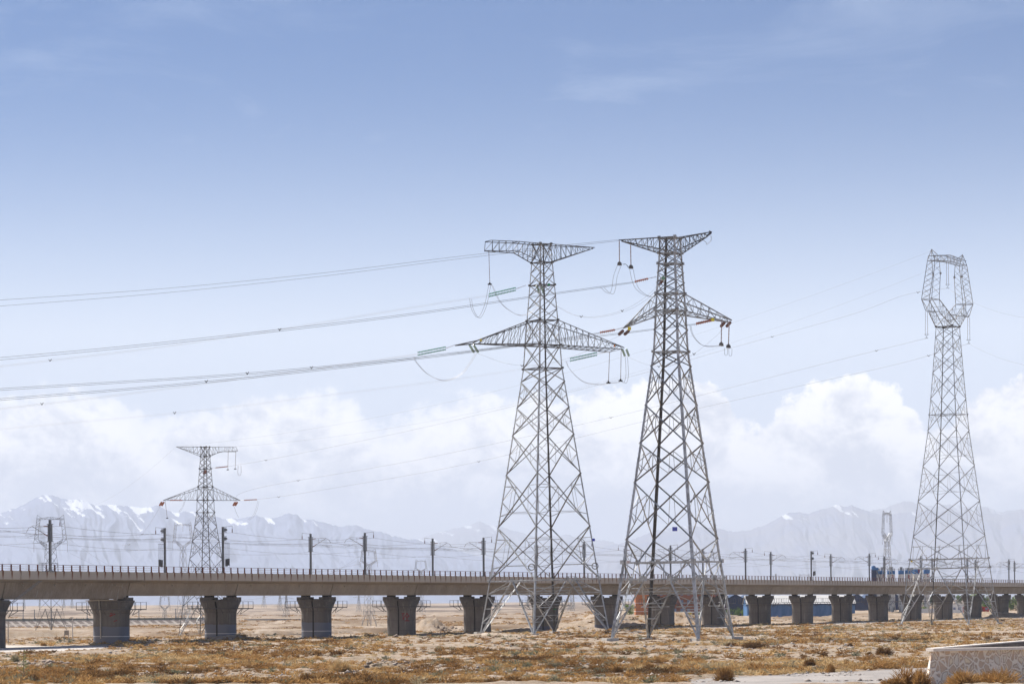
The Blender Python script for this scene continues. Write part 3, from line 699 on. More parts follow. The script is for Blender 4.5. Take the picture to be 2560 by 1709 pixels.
# ------------------------------------------------------------------ lattice pylons
def sampler(prof):
    zs = [p[0] for p in prof]; rs = [p[1] for p in prof]
    return lambda z: float(np.interp(z, zs, rs))
class Tower:
    def __init__(s, root, cpx, ypx, Z, near, prof, shear=0, mats=None, base_z=None):
        s.root = root; u = at(cpx, ypx, Z); s.c = Vector((u.x, Z, 0)); s.z0 = u.z if base_z is None else base_z
        s.r = sampler(prof); n = Vector((near[0], near[1])).normalized(); s.dirs = [n]
        for _ in range(3): n = Vector((-n.y, n.x)); s.dirs.append(n)
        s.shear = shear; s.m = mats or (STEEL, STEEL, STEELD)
    def P(s, k, z):
        d = s.dirs[k % 4]; r = s.r(z); x = d.x*r
        return Vector((s.c.x + x, s.c.y + d.y*r, s.z0 + z + s.shear*x))
    def fn(s, k):                       # inward normal of face k (corners k, k+1)
        a = s.dirs[k % 4] + s.dirs[(k+1) % 4]; return Vector((-a.x, -a.y, 0)).normalized()
    def legs(s, zs, w0, w1):
        n = len(zs)-1
        for k in range(4):
            g = MB()
            e1 = (s.dirs[(k+1) % 4]-s.dirs[k]); e2 = (s.dirs[(k-1) % 4]-s.dirs[k])
            e1 = Vector((e1.x, e1.y, 0)).normalized(); e2 = Vector((e2.x, e2.y, 0)).normalized()
            for i in range(n):
                f = zs[i]/zs[-1]; w = w0+(w1-w0)*f
                g.angv(s.P(k, zs[i]), s.P(k, zs[i+1]), w, e1, e2, w*.14)
            if w0 > .3:                 # splice plates with bolt rows
                for f in (.02, .165, .42, .56, .80):
                    z = zs[-1]*f
                    for j in range(6):
                        p = s.P(k, z+j*.33)
                        for e in (e1, e2): g.box(p + e*.2 - Vector((s.dirs[k].x, s.dirs[k].y, 0))*.0, (.10, .10, .10))
                    g.angv(s.P(k, z-.2)+Vector((s.dirs[k].x*.03, s.dirs[k].y*.03, 0)), s.P(k, z+2.0)+Vector((s.dirs[k].x*.03, s.dirs[k].y*.03, 0)), w0*.95*(1-f*.4), e1, e2, .05)
            z = 2.5                     # climbing pegs
            while z < zs[-1]:
                p = s.P(k, z); o = Vector((s.dirs[k].x, s.dirs[k].y, 0))
                if k in (1, 3): g.bar(p, p + o*.18, .03)
                z += .8
            g.build('leg', s.m[0] if k != 2 else s.m[2], s.root)  # far leg gets the darker steel, shade put into its colour
    def panels(s, g, zs, w, w2, sec=1, gd=None):
        gd = gd or g
        for k in range(4):
            nrm = s.fn(k)
            for z0, z1 in zip(zs[:-1], zs[1:]):
                A0, A1, B0, B1 = s.P(k, z0), s.P(k, z1), s.P(k+1, z0), s.P(k+1, z1)
                d1, d2 = (gd, g) if k in (0, 3) else (g, gd)  # rising diagonals collect in gd, built darker as painted shade
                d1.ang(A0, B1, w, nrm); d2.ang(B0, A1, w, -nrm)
                ra, rb = s.r(z0), s.r(z1); t = ra/(ra+rb); Pc = A0.lerp(B1, t)
                if sec and (z1-z0) > 2.6:
                    for (a0, a1) in ((A0, A1), (B0, B1)):
                        Lm, Um = a0.lerp(Pc, .5), a1.lerp(Pc, .5); Mm = a0.lerp(a1, .5)
                        g.ang(Mm, Um, w2, nrm); g.ang(Mm, Lm, w2, nrm); g.ang(Um, Lm, w2*.8, nrm)
                        if z1-z0 > 8 and sec > 1:
                            g.ang(a0.lerp(a1, .22), Lm, w2, nrm); g.ang(a0.lerp(a1, .78), Um, w2, nrm)
                if sec and z1-z0 > 8 and sec > 1:
                    g.ang(A0.lerp(Pc, .5), B0.lerp(Pc, .5), w2*.9, nrm)
    def ring(s, g, z, w, cross=True):
        for k in range(4):
            g.ang(s.P(k, z), s.P(k+1, z), w, Vector((0, 0, -1)))
        if cross: g.ang(s.P(0, z), s.P(2, z), w*.8, Vector((0, 0, -1))); g.ang(s.P(1, z), s.P(3, z), w*.8, Vector((0, 0, -1)))
        for k in range(4):
            p = s.P(k, z); g.box(p, (w*2.6, w*2.6, w*2.6), rz=math.atan2(s.dirs[k].y, s.dirs[k].x)+.785)
    def hip(s, g, zr, w, w2, apex=(.5,), n=4, zu=None):
        for k in range(4):
            nrm = s.fn(k); A0, B0, A1, B1 = s.P(k, 0), s.P(k+1, 0), s.P(k, zr), s.P(k+1, zr)
            aps = [A1.lerp(B1, a) for a in apex]
            for (f0, f1, ap) in ((A0, A1, aps[0]), (B0, B1, aps[-1])):
                g.ang(f0, ap, w, nrm); g.ang(f0 + nrm*.25, ap + nrm*.25, w*.5, nrm)
                for j in range(1, n):
                    t = j/n; p, q = f0.lerp(f1, t), f0.lerp(ap, t)
                    g.ang(p, q, w2, nrm)
                    q2 = f0.lerp(ap, (j+1)/n); p2 = f0.lerp(f1, (j+1)/n)
                    g.ang(p, q2, w2, nrm) if j % 2 else g.ang(q, p2, w2, nrm)
                # hip bracing running inside the leg
                for t in (.35, .6, .85):
                    g.ang(f0.lerp(ap, t), f0.lerp(f1, t).lerp(s.P(k+2, zr*t), .12), w2, nrm)
            g.box(aps[0], (w*3.2, w*3.2, w*4)); g.box(aps[-1], (w*3, w*3, w*3.6))
            if zu:
                A2, B2 = s.P(k, zu), s.P(k+1, zu); mid = A2.lerp(B2, .5)
                g.ang(aps[0], mid, w, nrm); g.ang(aps[-1], mid, w, nrm); g.ang(A2, aps[0], w*.8, nrm); g.ang(B2, aps[-1], w*.8, nrm)
                g.ang(A1.lerp(aps[0], .5), A2.lerp(mid, .35), w2, nrm); g.ang(B1.lerp(aps[-1], .5), B2.lerp(mid, .35), w2, nrm)
                g.box(mid, (w*3.4, w*3.4, w*3.4))
        m = [s.P(k, zr).lerp(s.P(k+1, zr), .5) for k in range(4)]
        for k in range(4): g.ang(m[k], m[(k+1) % 4], w*.8, Vector((0, 0, -1)))
        # inner tie bracing between the struts of one leg
        for k in range(4):
            a = s.P(k, 0); p1 = a.lerp(m[k], .55); p2 = a.lerp(m[k-1], .55); q1 = a.lerp(m[k], .8); q2 = a.lerp(m[k-1], .8)
            g.ang(p1, p2, w2, Vector((0, 0, -1))); g.ang(q1, q2, w2, Vector((0, 0, -1))); g.ang(p1, q2, w2, Vector((0, 0, -1)))
    def feet(s, size=1.2):
        for k in range(4):
            p = s.P(k, 0); gz = hz(p.x, p.y); g = MB(); top = max(p.z, gz) + .38
            g.box((p.x, p.y, (top+gz-1.0)/2), (size, size, max(.3, top-gz+1.0)), rz=.4); g.build('footing', FOOT, s.root)
def arm(g, roots_top, roots_bot, tip_top, tip_bot, n, w, w2, split=True):
    """truss arm: two top chords and two bottom chords from the body to the tip, with lacing."""
    up = Vector((0, 0, -1))
    T = [[a.lerp(b, i/n) for i in range(n+1)] for a, b in zip(roots_top, tip_top)]
    B = [[a.lerp(b, i/n) for i in range(n+1)] for a, b in zip(roots_bot, tip_bot)]
    for l in T + B: g.ang(l[0], l[-1], w, up)
    for i in range(n):
        for t_, b_ in zip(T, B):
            g.ang(t_[i], b_[i], w2, up) if i else None
            g.ang(t_[i], b_[i+1], w2, up)
        g.ang(B[0][i], B[1][i+1], w2, up); g.ang(B[0][i+1], B[1][i+1], w2, up)
        if i % 2: g.ang(T[0][i], T[1][i+1], w2, up)
def istring(p, q, mat, parent, r=.15, n=None, name='insulator_string', ends=True):
    p, q = Vector(p), Vector(q); L_ = (q-p).length; n = n or max(5, int(L_/.27)); pts, rs = [], []
    for i in range(n):
        t0 = i/n; pts += [p.lerp(q, t0+.02/n), p.lerp(q, t0+.35/n), p.lerp(q, t0+.55/n)]; rs += [r*.35, r, r*.45]
    pts.append(q); rs.append(r*.3)
    g = MB(); g.tube(pts, rs, 7); return g.build(name, mat, parent)
def line(pts, r, mat, parent, name='conductor', k=4, n=8): 
    g = MB(); g.tube(spline(pts, n), r, k, close=True); return g.build(name, mat, parent)
def plate(c, wd, ht, mat, parent, name='sign_plate', rnd=False, th=.05, rz=0):
    g = MB()
    if rnd:
        g.tube([Vector(c)+Vector((0, -th, 0)), Vector(c)+Vector((0, th, 0))], wd/2, 18)
    else: g.box(c, (wd, th, ht), rz=rz)
    return g.build(name, mat, parent)
# ---- pylon 1: centre
ZA = 510.0; SA = F/ZA
t1 = empty('pylon', at(1361, 1587, ZA), label='grey lattice pylon left of centre with green glass insulator strings', cat='pylon')
def zz(y, base=1587, s=SA): return (base-y)/s
T1 = Tower(t1, 1361, 1587, ZA, (-28, -163), [(0, 12.0), (10.1, 10.1), (48.3, 3.62), (52.5, 3.3), (57, 2.9), (67.5, 1.96), (70.8, 1.7)], .020, (STEEL, STEEL, STEELD))
lv = [0, 10.1, 19.6, 29.2, 36.3, 41.2, 45.9, 48.3, 52.5, 57, 59, 61.4, 63.4, 65.5, 67.5, 70.8]
T1.legs(lv, .30, .17)
gd = MB(); g = MB(); T1.panels(g, [10.1, 19.6, 29.2], .17, .09, 2, gd=gd); T1.panels(g, [29.2, 36.3, 41.2, 45.9, 48.3], .15, .08, 1, gd=gd)
T1.panels(g, [48.3, 52.5], .13, .07, 0, gd=gd); T1.panels(g, [52.5, 57], .13, .08, 1, gd=gd); T1.panels(g, [57, 59, 61.4, 63.4, 65.5, 67.5], .11, .06, 0, gd=gd); T1.panels(g, [67.5, 70.8], .11, .07, 1, gd=gd)
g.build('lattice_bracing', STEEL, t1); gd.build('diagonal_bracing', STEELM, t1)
g = MB(); T1.hip(g, 10.1, .17, .09); T1.ring(g, 10.1, .20); g.build('leg_bracing', STEELB, t1)
for z in (48.3, 52.5, 57, 63.4, 67.5, 70.8): g = MB(); T1.ring(g, z, .14); g.build('ring_frame', STEELD, t1)
T1.feet(1.5)
def loc3(o): return o
def moved(roots):                     # re-centre children of an Empty built in world coordinates
    for r in roots:
        for ch in r.children:
            ch.data.transform(Matrix.Translation(-r.location)) if ch.data.users == 1 and not ch.get('local') else None
            for c2 in ch.children: c2.data.transform(Matrix.Translation(-r.location))
g = MB()
lt = at(1137.5, 862, ZA-8)
arm(g, (T1.P(3, 57), T1.P(0, 57)), (T1.P(3, 52.5), T1.P(0, 52.5)), (at(1192, 850, ZA-7),)*2, (at(1180, 858, ZA-7),)*2, 9, .17, .08)
g.ang(at(1192, 850, ZA-7), lt, .2, (0, 0, -1)); g.ang(at(1180, 858, ZA-7), lt, .2, (0, 0, -1)); g.ang(at(1192, 850, ZA-7), at(1180, 858, ZA-7), .15, (0, 0, -1))
g.build('cross_arm', STEELD, t1, label='long left lower cross arm')
g = MB(); rt = at(1561, 868, ZA+7)
arm(g, (T1.P(1, 57), T1.P(2, 57)), (T1.P(1, 52.5), T1.P(2, 52.5)), (rt,)*2, (rt+Vector((-.4, 0, -.25)), at(1525, 879, ZA+1)), 11, .15, .08)
g.build('cross_arm', STEELD, t1, label='right lower cross arm')
g = MB()                               # upper left beam: slanting lower part then a straight box end
e_t1, e_t2 = at(1213, 604, ZA-6), at(1231, 600, ZA-2); e_b1, e_b2 = at(1211, 627, ZA-6), at(1231, 626, ZA-2)
k_b1, k_b2 = at(1285, 632, ZA-4), at(1298, 627, ZA-0); k_t1, k_t2 = at(1282, 607, ZA-4), at(1300, 603, ZA-0)
arm(g, (T1.P(3, 70.8), T1.P(0, 70.8)), (T1.P(3, 67.5), T1.P(0, 67.5)), (k_t1, k_t2), (k_b1, k_b2), 4, .13, .07)
arm(g, (k_t1, k_t2), (k_b1, k_b2), (e_t1, e_t2), (e_b1, e_b2), 4, .12, .07)
for a, b in ((e_t1, e_b1), (e_t2, e_b2), (e_t1, e_t2), (e_b1, e_b2), (k_t1, k_t2), (k_b1, k_b2)): g.ang(a, b, .1, (0, 1, 0))
g.build('cross_arm', STEELD, t1, label='square ended left upper cross arm')
g = MB(); ur = at(1487, 618, ZA+6)
arm(g, (T1.P(1, 70.8), T1.P(2, 70.8)), (T1.P(1, 67.5), T1.P(2, 67.5)), (ur,)*2, (ur+Vector((-.3, 0, -.15)),)*2, 9, .13, .07)
g.build('cross_arm', STEELD, t1, label='pointed right upper cross arm')
def twin(p, q, mat, parent, r=.15, sep=.45, along=Vector((0, 0, 1))):
    for s_ in (-.5, .5): istring(Vector(p)+along*sep*s_, Vector(q)+along*sep*s_, mat, parent, r)
def link(p, q, parent, name='link_fitting', r=.05): line([p, q], r, WIREL, parent, name)
zc = ZA-9
twin(at(1044, 884, zc), at(1115, 870, zc+.5), GLASSG, t1, .20); link(at(1115, 870, zc), lt, t1)
twin(at(1222, 738, zc+3), at(1290, 722, zc+4), GLASSG, t1, .20); link(at(1290, 722, zc+4), at(1315, 713, ZA-3), t1)
twin(at(1425, 899, ZA+1), at(1493, 884, ZA+1), GLASSG, t1, .20); link(at(1493, 884, ZA+1), at(1523, 879, ZA+1), t1)
AX = Vector((1, 0, 0))
twin(at(1179, 862, ZA-6), at(1190, 880, ZA-2), GLASSP, t1, .22, .75, AX); twin(at(1347, 714, ZA+1), at(1356, 736, ZA+5), GLASSP, t1, .22, .75, AX); twin(at(1561, 873, ZA+8), at(1567, 889, ZA+12), GLASSP, t1, .22, .75, AX)
for a, b in (((1222, 628), (1224.5, 709)), ((1524, 880), (1521, 955)), ((1553, 872), (1551.5, 950))):
    o = istring(at(*a, ZA-1), at(*b, ZA-1), PORCD, t1, .09); g = MB(); g.box(at(b[0], b[1]+1.5, ZA-1), (.75, .25, .22)); g.box(at(b[0], b[1]-1, ZA-1), (.3, .2, .3)); g.build('clamp', DARK, t1)
def jump(pts, Z, mat, parent, r=.028, dx=.0):
    for s_ in (0, 1): line([at(x+s_*dx, y+s_*1.5, Z) for x, y in pts], r, mat, parent, 'jumper_cable')
jump([(1034, 891), (1040, 905), (1068, 934), (1109, 950), (1150, 935), (1175, 905), (1188, 882)], ZA-7, WIREL, t1, dx=3)
jump([(1174, 746), (1178, 770), (1190, 791), (1200, 788), (1212, 760), (1222, 711)], ZA-6, WIREG, t1, dx=5)
jump([(1228, 711), (1250, 755), (1280, 780), (1305, 787), (1330, 776), (1352, 740)], ZA-3, WIREL, t1, dx=3)
jump([(1415, 902), (1425, 923), (1458, 953), (1500, 960), (1521, 957), (1540, 955), (1551, 952)], ZA, WIREL, t1, dx=1)
jump([(1553, 953), (1560, 955), (1565, 935), (1563, 892)], ZA+4, WIREG, t1, dx=6)
plate(at(1202, 850, ZA-8.6), .38, .42, YELP, t1); plate(at(1536, 864, ZA-.5), .28, .42, ORGP, t1); plate(at(1372, 711, ZA-4.5), .42, .42, GRNP, t1); plate(at(1484, 1348.5, ZA-13), .48, .48, BLUEP, t1); plate(at(1387, 1521.5, ZA-6), .5, .12, GRNP, t1)
for x, y in ((1329, 1416.6), (1487.5, 1414)):
    g = MB(); c = at(x, y, ZA-12.4 if x < 1400 else ZA-2)
    for q in range(3): g.tube([c + Vector((math.cos(a)*(.62-.07*q), .05*q-.1, math.sin(a)*(.62-.07*q))) for a in np.linspace(0, 6.2832, 15)], .03, 4)
    g.build('cable_coil', STEELD, t1)

# ---- pylon 2: the nearer one on its right
ZB = 435.0; SB = F/ZB
t2 = empty('pylon', at(1682, 1600, ZB), label='tallest looking grey lattice pylon right of centre with red brown insulators and blue plate', cat='pylon')
T2 = Tower(t2, 1682, 1600, ZB, (55.7, -158.7), [(0, 10.4), (9.6, 8.72), (12.2, 8.25), (46.5, 2.78), (51.6, 2.6), (56.2, 2.35), (60, 1.92), (62.3, 1.85)], .012, (STEELB, STEEL, STEELD))
def ys2(*a): return [zz(y, 1600, SB) for y in a]
# panel nodes read along the left edge
n2 = ys2(1403, 1363, 1213, 1115, 1019, 921, 884)
n2m = [12.2, 15.6, 24.4, 30.4, 36.3, 42.3, 44.6]
T2.r = sampler([(0, 10.4), (9.6, 8.72), (12.2, 8.25), (44.6, 3.0), (51.0, 2.62), (53.6, 2.45), (59.8, 1.95), (62.2, 1.85)])
T2.legs([0, 9.6, 12.2, 24.4, 36.3, 44.6, 51, 53.6, 59.8, 62.2], .44, .26)
gd = MB(); g = MB(); T2.panels(g, n2m[1:5], .19, .10, 1, gd=gd); T2.panels(g, n2m[4:], .17, .09, 1, gd=gd); T2.panels(g, [44.6, 47.9, 51.0], .15, .08, 0, gd=gd); T2.panels(g, [51.0, 53.6], .14, .07, 0, gd=gd)
T2.panels(g, [53.6, 55.2, 56.7, 58.2, 59.8], .13, .07, 0, gd=gd); T2.panels(g, [59.8, 62.2], .13, .08, 0, gd=gd)
for k in range(4):                        # chevron between the hip rings and the first panel
    nr = T2.fn(k); A, B_, A1, B1 = T2.P(k, 12.2), T2.P(k+1, 12.2), T2.P(k, 15.6), T2.P(k+1, 15.6); md = A.lerp(B_, .5)
    g.ang(A1, md, .19, nr); g.ang(B1, md, .19, nr); g.ang(A.lerp(md, .5), A.lerp(A1, .5), .09, nr); g.ang(B_.lerp(md, .5), B_.lerp(B1, .5), .09, nr); g.ang(A.lerp(md, .5), A1.lerp(md, .5), .09, nr); g.ang(B_.lerp(md, .5), B1.lerp(md, .5), .09, nr)
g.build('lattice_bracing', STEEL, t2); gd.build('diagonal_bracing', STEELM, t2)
g = MB(); T2.hip(g, 9.6, .20, .11, apex=(.34, .66), zu=12.2); T2.ring(g, 9.6, .17); T2.ring(g, 12.2, .24); g.build('leg_bracing', STEELB, t2)
for z in (44.6, 51.0, 53.6, 58.2, 59.8, 62.2): g = MB(); T2.ring(g, z, .15); g.build('ring_frame', STEEL, t2)
T2.feet(2.0)
g = MB(); l2 = at(1557, 819, ZB-3)
arm(g, (T2.P(3, 53.6), T2.P(0, 53.6)), (T2.P(3, 51.0), T2.P(0, 51.0)), (at(1566, 812, ZB-3),)*2, (l2,)*2, 5, .18, .09); g.build('cross_arm', STEEL, t2, label='left lower cross arm')
g = MB(); r2 = at(1830, 799, ZB+3)
arm(g, (T2.P(1, 53.6), T2.P(2, 53.6)), (T2.P(1, 51.0), T2.P(2, 51.0)), (r2,)*2, (r2+Vector((-.5, 0, -.3)),)*2, 6, .20, .09); g.build('cross_arm', STEEL, t2, label='right lower cross arm')
g = MB(); ul = at(1547, 599, ZB-3)
arm(g, (T2.P(3, 62.2), T2.P(0, 62.2)), (T2.P(3, 59.8), T2.P(0, 59.8)), (ul,)*2, (ul+Vector((.4, 0, -.15)),)*2, 7, .14, .08); g.build('cross_arm', STEELD, t2, label='left upper cross arm')
g = MB(); ur2 = at(1779, 582, ZB+3)
arm(g, (T2.P(1, 62.2), T2.P(2, 62.2)), (T2.P(1, 59.8), T2.P(2, 59.8)), (at(1772, 579.5, ZB+3),)*2, (at(1768, 590, ZB+2),)*2, 7, .15, .08)
g.ang(at(1772, 579.5, ZB+3), ur2, .3, (0, 1, 0)); g.ang(at(1768, 590, ZB+2), ur2, .3, (0, 1, 0)); g.build('cross_arm', STEELD, t2, label='right upper cross arm')
S2 = F/(ZB-4)
istring(at(1587, 704, ZB-4), at(1621, 696, ZB-4), PORC, t2, .27); link(at(1621, 696, ZB-4), at(1640, 692, ZB-2), t2)
istring(at(1500, 831, ZB-4), at(1538, 824, ZB-4), PORC, t2, .27); link(at(1538, 824, ZB-4), l2, t2)
istring(at(1740, 808, ZB-3), at(1780, 799, ZB-3), PORC, t2, .24); istring(at(1740, 810, ZB-3), at(1780, 801, ZB-3), PORC, t2, .24)
twin(at(1564, 827, ZB+1), at(1555, 835, ZB+6), PORCD, t2, .26, .9, AX); twin(at(1818, 806, ZB+4), at(1810, 815, ZB+9), PORCD, t2, .26, .9, AX); istring(at(1656, 702, ZB+1), at(1649, 710, ZB+5), PORCD, t2, .24)
for a, b in (((1548, 602), (1548.7, 656)), ((1576.5, 612), (1577.3, 664)), ((1804, 802), (1803, 857)), ((1823, 804), (1821, 862))):
    istring(at(*a, ZB-1), at(*b, ZB-1), PORCD, t2, .13, 16)
    g = MB(); g.box(at(b[0], b[1]+2.5, ZB-1), (.62, .3, .26)); g.box(at(b[0]+2.5, b[1]+5.5, ZB-1.2), (.42, .3, .28)); g.box(at(b[0]-3, b[1]+5, ZB-1.1), (.3, .25, .3)); g.box(at(b[0], b[1]-.5, ZB-1), (.4, .2, .12)); g.build('clamp', STEELM, t2)
jump([(1543, 664), (1534, 690), (1530, 718), (1524, 733), (1512, 728), (1501, 717)], ZB-2, WIREG, t2, .025, 9)
jump([(1556, 660), (1564, 660), (1571, 669)], ZB-1, WIRED, t2, .025, 2)
jump([(1574, 672), (1580, 700), (1590, 722), (1612, 738), (1628, 738), (1650, 712)], ZB-1, WIREG, t2, .025, 9)
jump([(1724, 812), (1730, 835), (1745, 855), (1762, 864), (1790, 864), (1803, 860)], ZB-2, WIREG, t2, .025, 3)
jump([(1811, 870), (1812, 886), (1818, 886), (1819, 870)], ZB-2, WIRED, t2, .022, 11)
jump([(1755, 598), (1765, 605), (1766, 610), (1777, 600), (1777, 588)], ZB+1, WIREG, t2, .018, 1)
for x, y in ((1573.5, 821), (1782, 799)): 
    o = plate(at(x, y, ZB-6.5), .5, .5, YELP, t2); plate(at(x, y, ZB-6.58), .44, .44, pmat('bright_yellow', (.85, .72, .05), .4, var=.05), t2, 'sign_face', rnd=True)
plate(at(1658, 695.5, ZB-6.5), .56, .66, WHTP, t2); plate(at(1658, 695.5, ZB-6.6), .50, .5, GRNP, t2, 'sign_face', rnd=True)
g = MB(); c = at(1658, 695.5, ZB-6.68)
for a, b in (((-.08, .15), (-.08, -.15)), ((.07, .13), (.07, -.13)), ((-.08, .15), (.05, .15)), ((-.08, 0), (.05, 0)), ((-.08, -.15), (.05, -.15))): g.bar(c+Vector((a[0], 0, a[1])), c+Vector((b[0], 0, b[1])), .02, .035)
g.build('sign_letter', WHTP, t2)
plate(at(1687, 1321.5, ZB-9), .74, .62, BLUEP, t2); g = MB(); c = at(1687, 1321.5, ZB-9.05)
for i in range(4): g.box(c+Vector((0, 0, .2-.13*i)), (.56-.1*(i % 2), .01, .035))
g.build('sign_writing', pmat('pale_blue_paint', (.30, .33, .70), .5), t2)
plate(at(1570, 1404, ZB-8.5), .62, .40, WHTP, t2); g = MB(); c = at(1570, 1404, ZB-8.55)
for i in range(3): g.box(c+Vector((.02*i, 0, .1-.1*i)), (.46-.08*i, .01, .03))
g.build('sign_writing', pmat('faded_red', (.6, .2, .18), .6), t2)

# ---- pylon 3: tall window headed one at the right
ZC = 647.0; SC = F/ZC
t3 = empty('pylon', at(2374.4, 1562, ZC), label='tall pale lattice pylon near the right edge with window shaped head', cat='pylon')
T3 = Tower(t3, 2374.4, 1562, ZC, (27.5, -128.5), [(0, 12.1), (13.2, 9.95), (15.3, 9.6), (44.7, 5.05), (66.1, 3.0), (68.6, 2.9)], .018, (STEEL, STEEL, STEELD))
T3.legs([0, 13.2, 15.3, 28.5, 44.7, 58, 68.6], .19, .13)
gd = MB(); g = MB(); T3.panels(g, [20.5, 28.5, 36.6, 44.7], .115, .06, 2, gd=gd); T3.panels(g, [44.7, 52, 58, 62, 66.1], .105, .055, 1, gd=gd)
T3.panels(g, [66.1, 68.6], .11, .06, 0, gd=gd)
for k in range(4):
    nr = T3.fn(k); A, B_, A1, B1 = T3.P(k, 15.3), T3.P(k+1, 15.3), T3.P(k, 20.5), T3.P(k+1, 20.5)
    g.ang(A.lerp(B_, .3), B1, .13, nr); g.ang(A.lerp(B_, .7), A1, .13, nr)
    for q in (.12, .5, .88): g.ang(A.lerp(B_, q), A.lerp(A1, .6).lerp(B_.lerp(B1, .6), q+.05), .08, nr)
    g.ang(A.lerp(A1, .55), A.lerp(A1, .55).lerp(B_.lerp(B1, .55), .3), .08, nr); g.ang(B_.lerp(B1, .55), A.lerp(A1, .55).lerp(B_.lerp(B1, .55), .7), .08, nr)
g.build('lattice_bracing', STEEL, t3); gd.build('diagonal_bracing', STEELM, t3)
g = MB(); T3.hip(g, 13.2, .14, .085, zu=15.3, n=5); T3.ring(g, 13.2, .17); T3.ring(g, 15.3, .17); g.build('leg_bracing', STEELB, t3); g = MB(); T3.ring(g, 48.4, .10); g.build('ring_frame', STEEL, t3)
def window_head(tw, root, U, Vv, zb, zs_, half, topz, drop, w, w2, mats, tilt=0):
    """U: unit along the frame, Vv: across. zb body top; elbow and beam heights from zs_."""
    c = Vector((tw.c.x, tw.c.y, 0)); z0 = tw.z0
    def Q(a, b, z): v = c + U*a + Vv*b; return Vector((v.x, v.y, z0+z+tw.shear*(v.x-c.x)))
    zE, zT, zB_, zTop = zs_; e_in, e_out, b_out, b_in = half; d0, dE, dT = drop
    g = MB()
    for s in (-1, 1):
        # V arm from body top to elbow
        r0 = [Q(s*d0, b, zb) for b in (-d0, d0)]; r1 = [Q(-s*d0*.95, b, zb) for b in (-d0, d0)]
        eo = [Q(s*e_out, b*dE, zE) for b in (-1, 1)]; ei = [Q(s*e_in, b*dE, zE) for b in (-1, 1)]
        n = 4
        for j in (0, 1):
            g.ang(r0[j], Q(s*e_out*.66, (-1, 1)[j]*dE, zT), w, (0, 0, -1)); g.ang(r1[j], ei[j], w, (0, 0, -1)); g.ang(Q(s*e_out*.66, (-1, 1)[j]*dE, zT), eo[j], w2, (0, 1, 0)); g.ang(ei[j], eo[j], w, (0, 0, -1))
            lo = [r0[j].lerp(Q(s*e_out*.66, (-1, 1)[j]*dE, zT), i/n) for i in range(n+1)]; hi = [r1[j].lerp(ei[j], .3+.7*i/n) for i in range(n+1)]
            for i in range(n): g.ang(lo[i], hi[i+1], w2, (0, 1, 0)); g.ang(lo[i+1], hi[i], w2, (0, 1, 0)); g.ang(lo[i+1], hi[i+1], w2, (0, 1, 0))
            tip = Q(s*(e_out+.45), 0, zT); g.ang(tip, Q(s*e_out*.4, (-1, 1)[j]*dE, zT+.2), w, (0, 0, -1)); g.ang(tip, eo[j], w, (0, 1, 0)); g.ang(eo[j], Q(s*e_in, (-1, 1)[j]*dE, zT+.2), w2, (0, 1, 0))
        for i in range(n+1):
            t = i/n; a = r0[0].lerp(Q(s*e_out*.66, -dE, zT), t); b = r0[1].lerp(Q(s*e_out*.66, dE, zT), t); g.ang(a, b, w2, (0, 0, -1))
            a = r1[0].lerp(ei[0], t); b = r1[1].lerp(ei[1], t); g.ang(a, b, w2, (0, 0, -1))
        # uprights
        to = [Q(s*b_out, b*dT, zB_) for b in (-1, 1)]; ti = [Q(s*b_in, b*dT, zB_) for b in (-1, 1)]
        zk = zE+(zB_-zE)*.68; kk_ = [Q(s*(b_out-1.15*(e_out-e_in)*.62), b*dT, zk) for b in (-1, 1)]
        n = 7
        for j in (0, 1):
            O = [eo[j].lerp(to[j], i/n) for i in range(n+1)]
            I = [ei[j].lerp(kk_[j], min(1, i/(n*.68))) if i <= n*.68 else kk_[j].lerp(ti[j], (i/n-.68)/.32) for i in range(n+1)]
            g.ang(eo[j], to[j], w, (0, 1, 0)); g.ang(ei[j], kk_[j], w, (0, 1, 0)); g.ang(kk_[j], ti[j], w, (0, 1, 0)); g.box(kk_[j], (w*3, w*3, w*3))
            for i in range(n): g.ang(O[i], I[i+1], w2, (0, 1, 0)); g.ang(I[i], O[i+1], w2, (0, 1, 0)) if i % 2 else None
        for i in range(n):
            a0 = eo[0].lerp(to[0], i/n); b0 = eo[1].lerp(to[1], i/n); a1 = eo[0].lerp(to[0], (i+1)/n); b1 = eo[1].lerp(to[1], (i+1)/n)
            g.ang(a0, b1, w2, (0, 1, 0)); g.ang(b0, a1, w2, (0, 1, 0)) if i % 2 == 0 else None
        g.ang(to[0], to[1], w2, (0, 0, -1)); g.ang(eo[0], eo[1], w, (0, 0, -1)); g.ang(ei[0], ei[1], w, (0, 0, -1))
    g.build('window_frame', mats[0], root)
    g = MB(); n = 10                        # top beam, slightly raised in the middle
    def zt(a): return zTop - .55*abs(a/b_out)**2*tilt
    for j in (-1, 1):
        bo = [Q(-b_out+2*b_out*i/n, j*dT, zB_ + .45*(1-abs(2*i/n-1))*tilt) for i in range(n+1)]; tp = [Q(-b_out+2*b_out*i/n, j*dT*.8, zTop-.9*abs(2*i/n-1)*tilt) for i in range(n+1)]
        for l in (bo, tp):
            for i in range(n): g.ang(l[i], l[i+1], w, (0, 0, -1))
        for i in range(n): g.ang(bo[i], tp[i+1], w2, (0, 1, 0)) if i % 2 else g.ang(tp[i], bo[i+1], w2, (0, 1, 0)); g.ang(bo[i], tp[i], w2, (0, 1, 0))
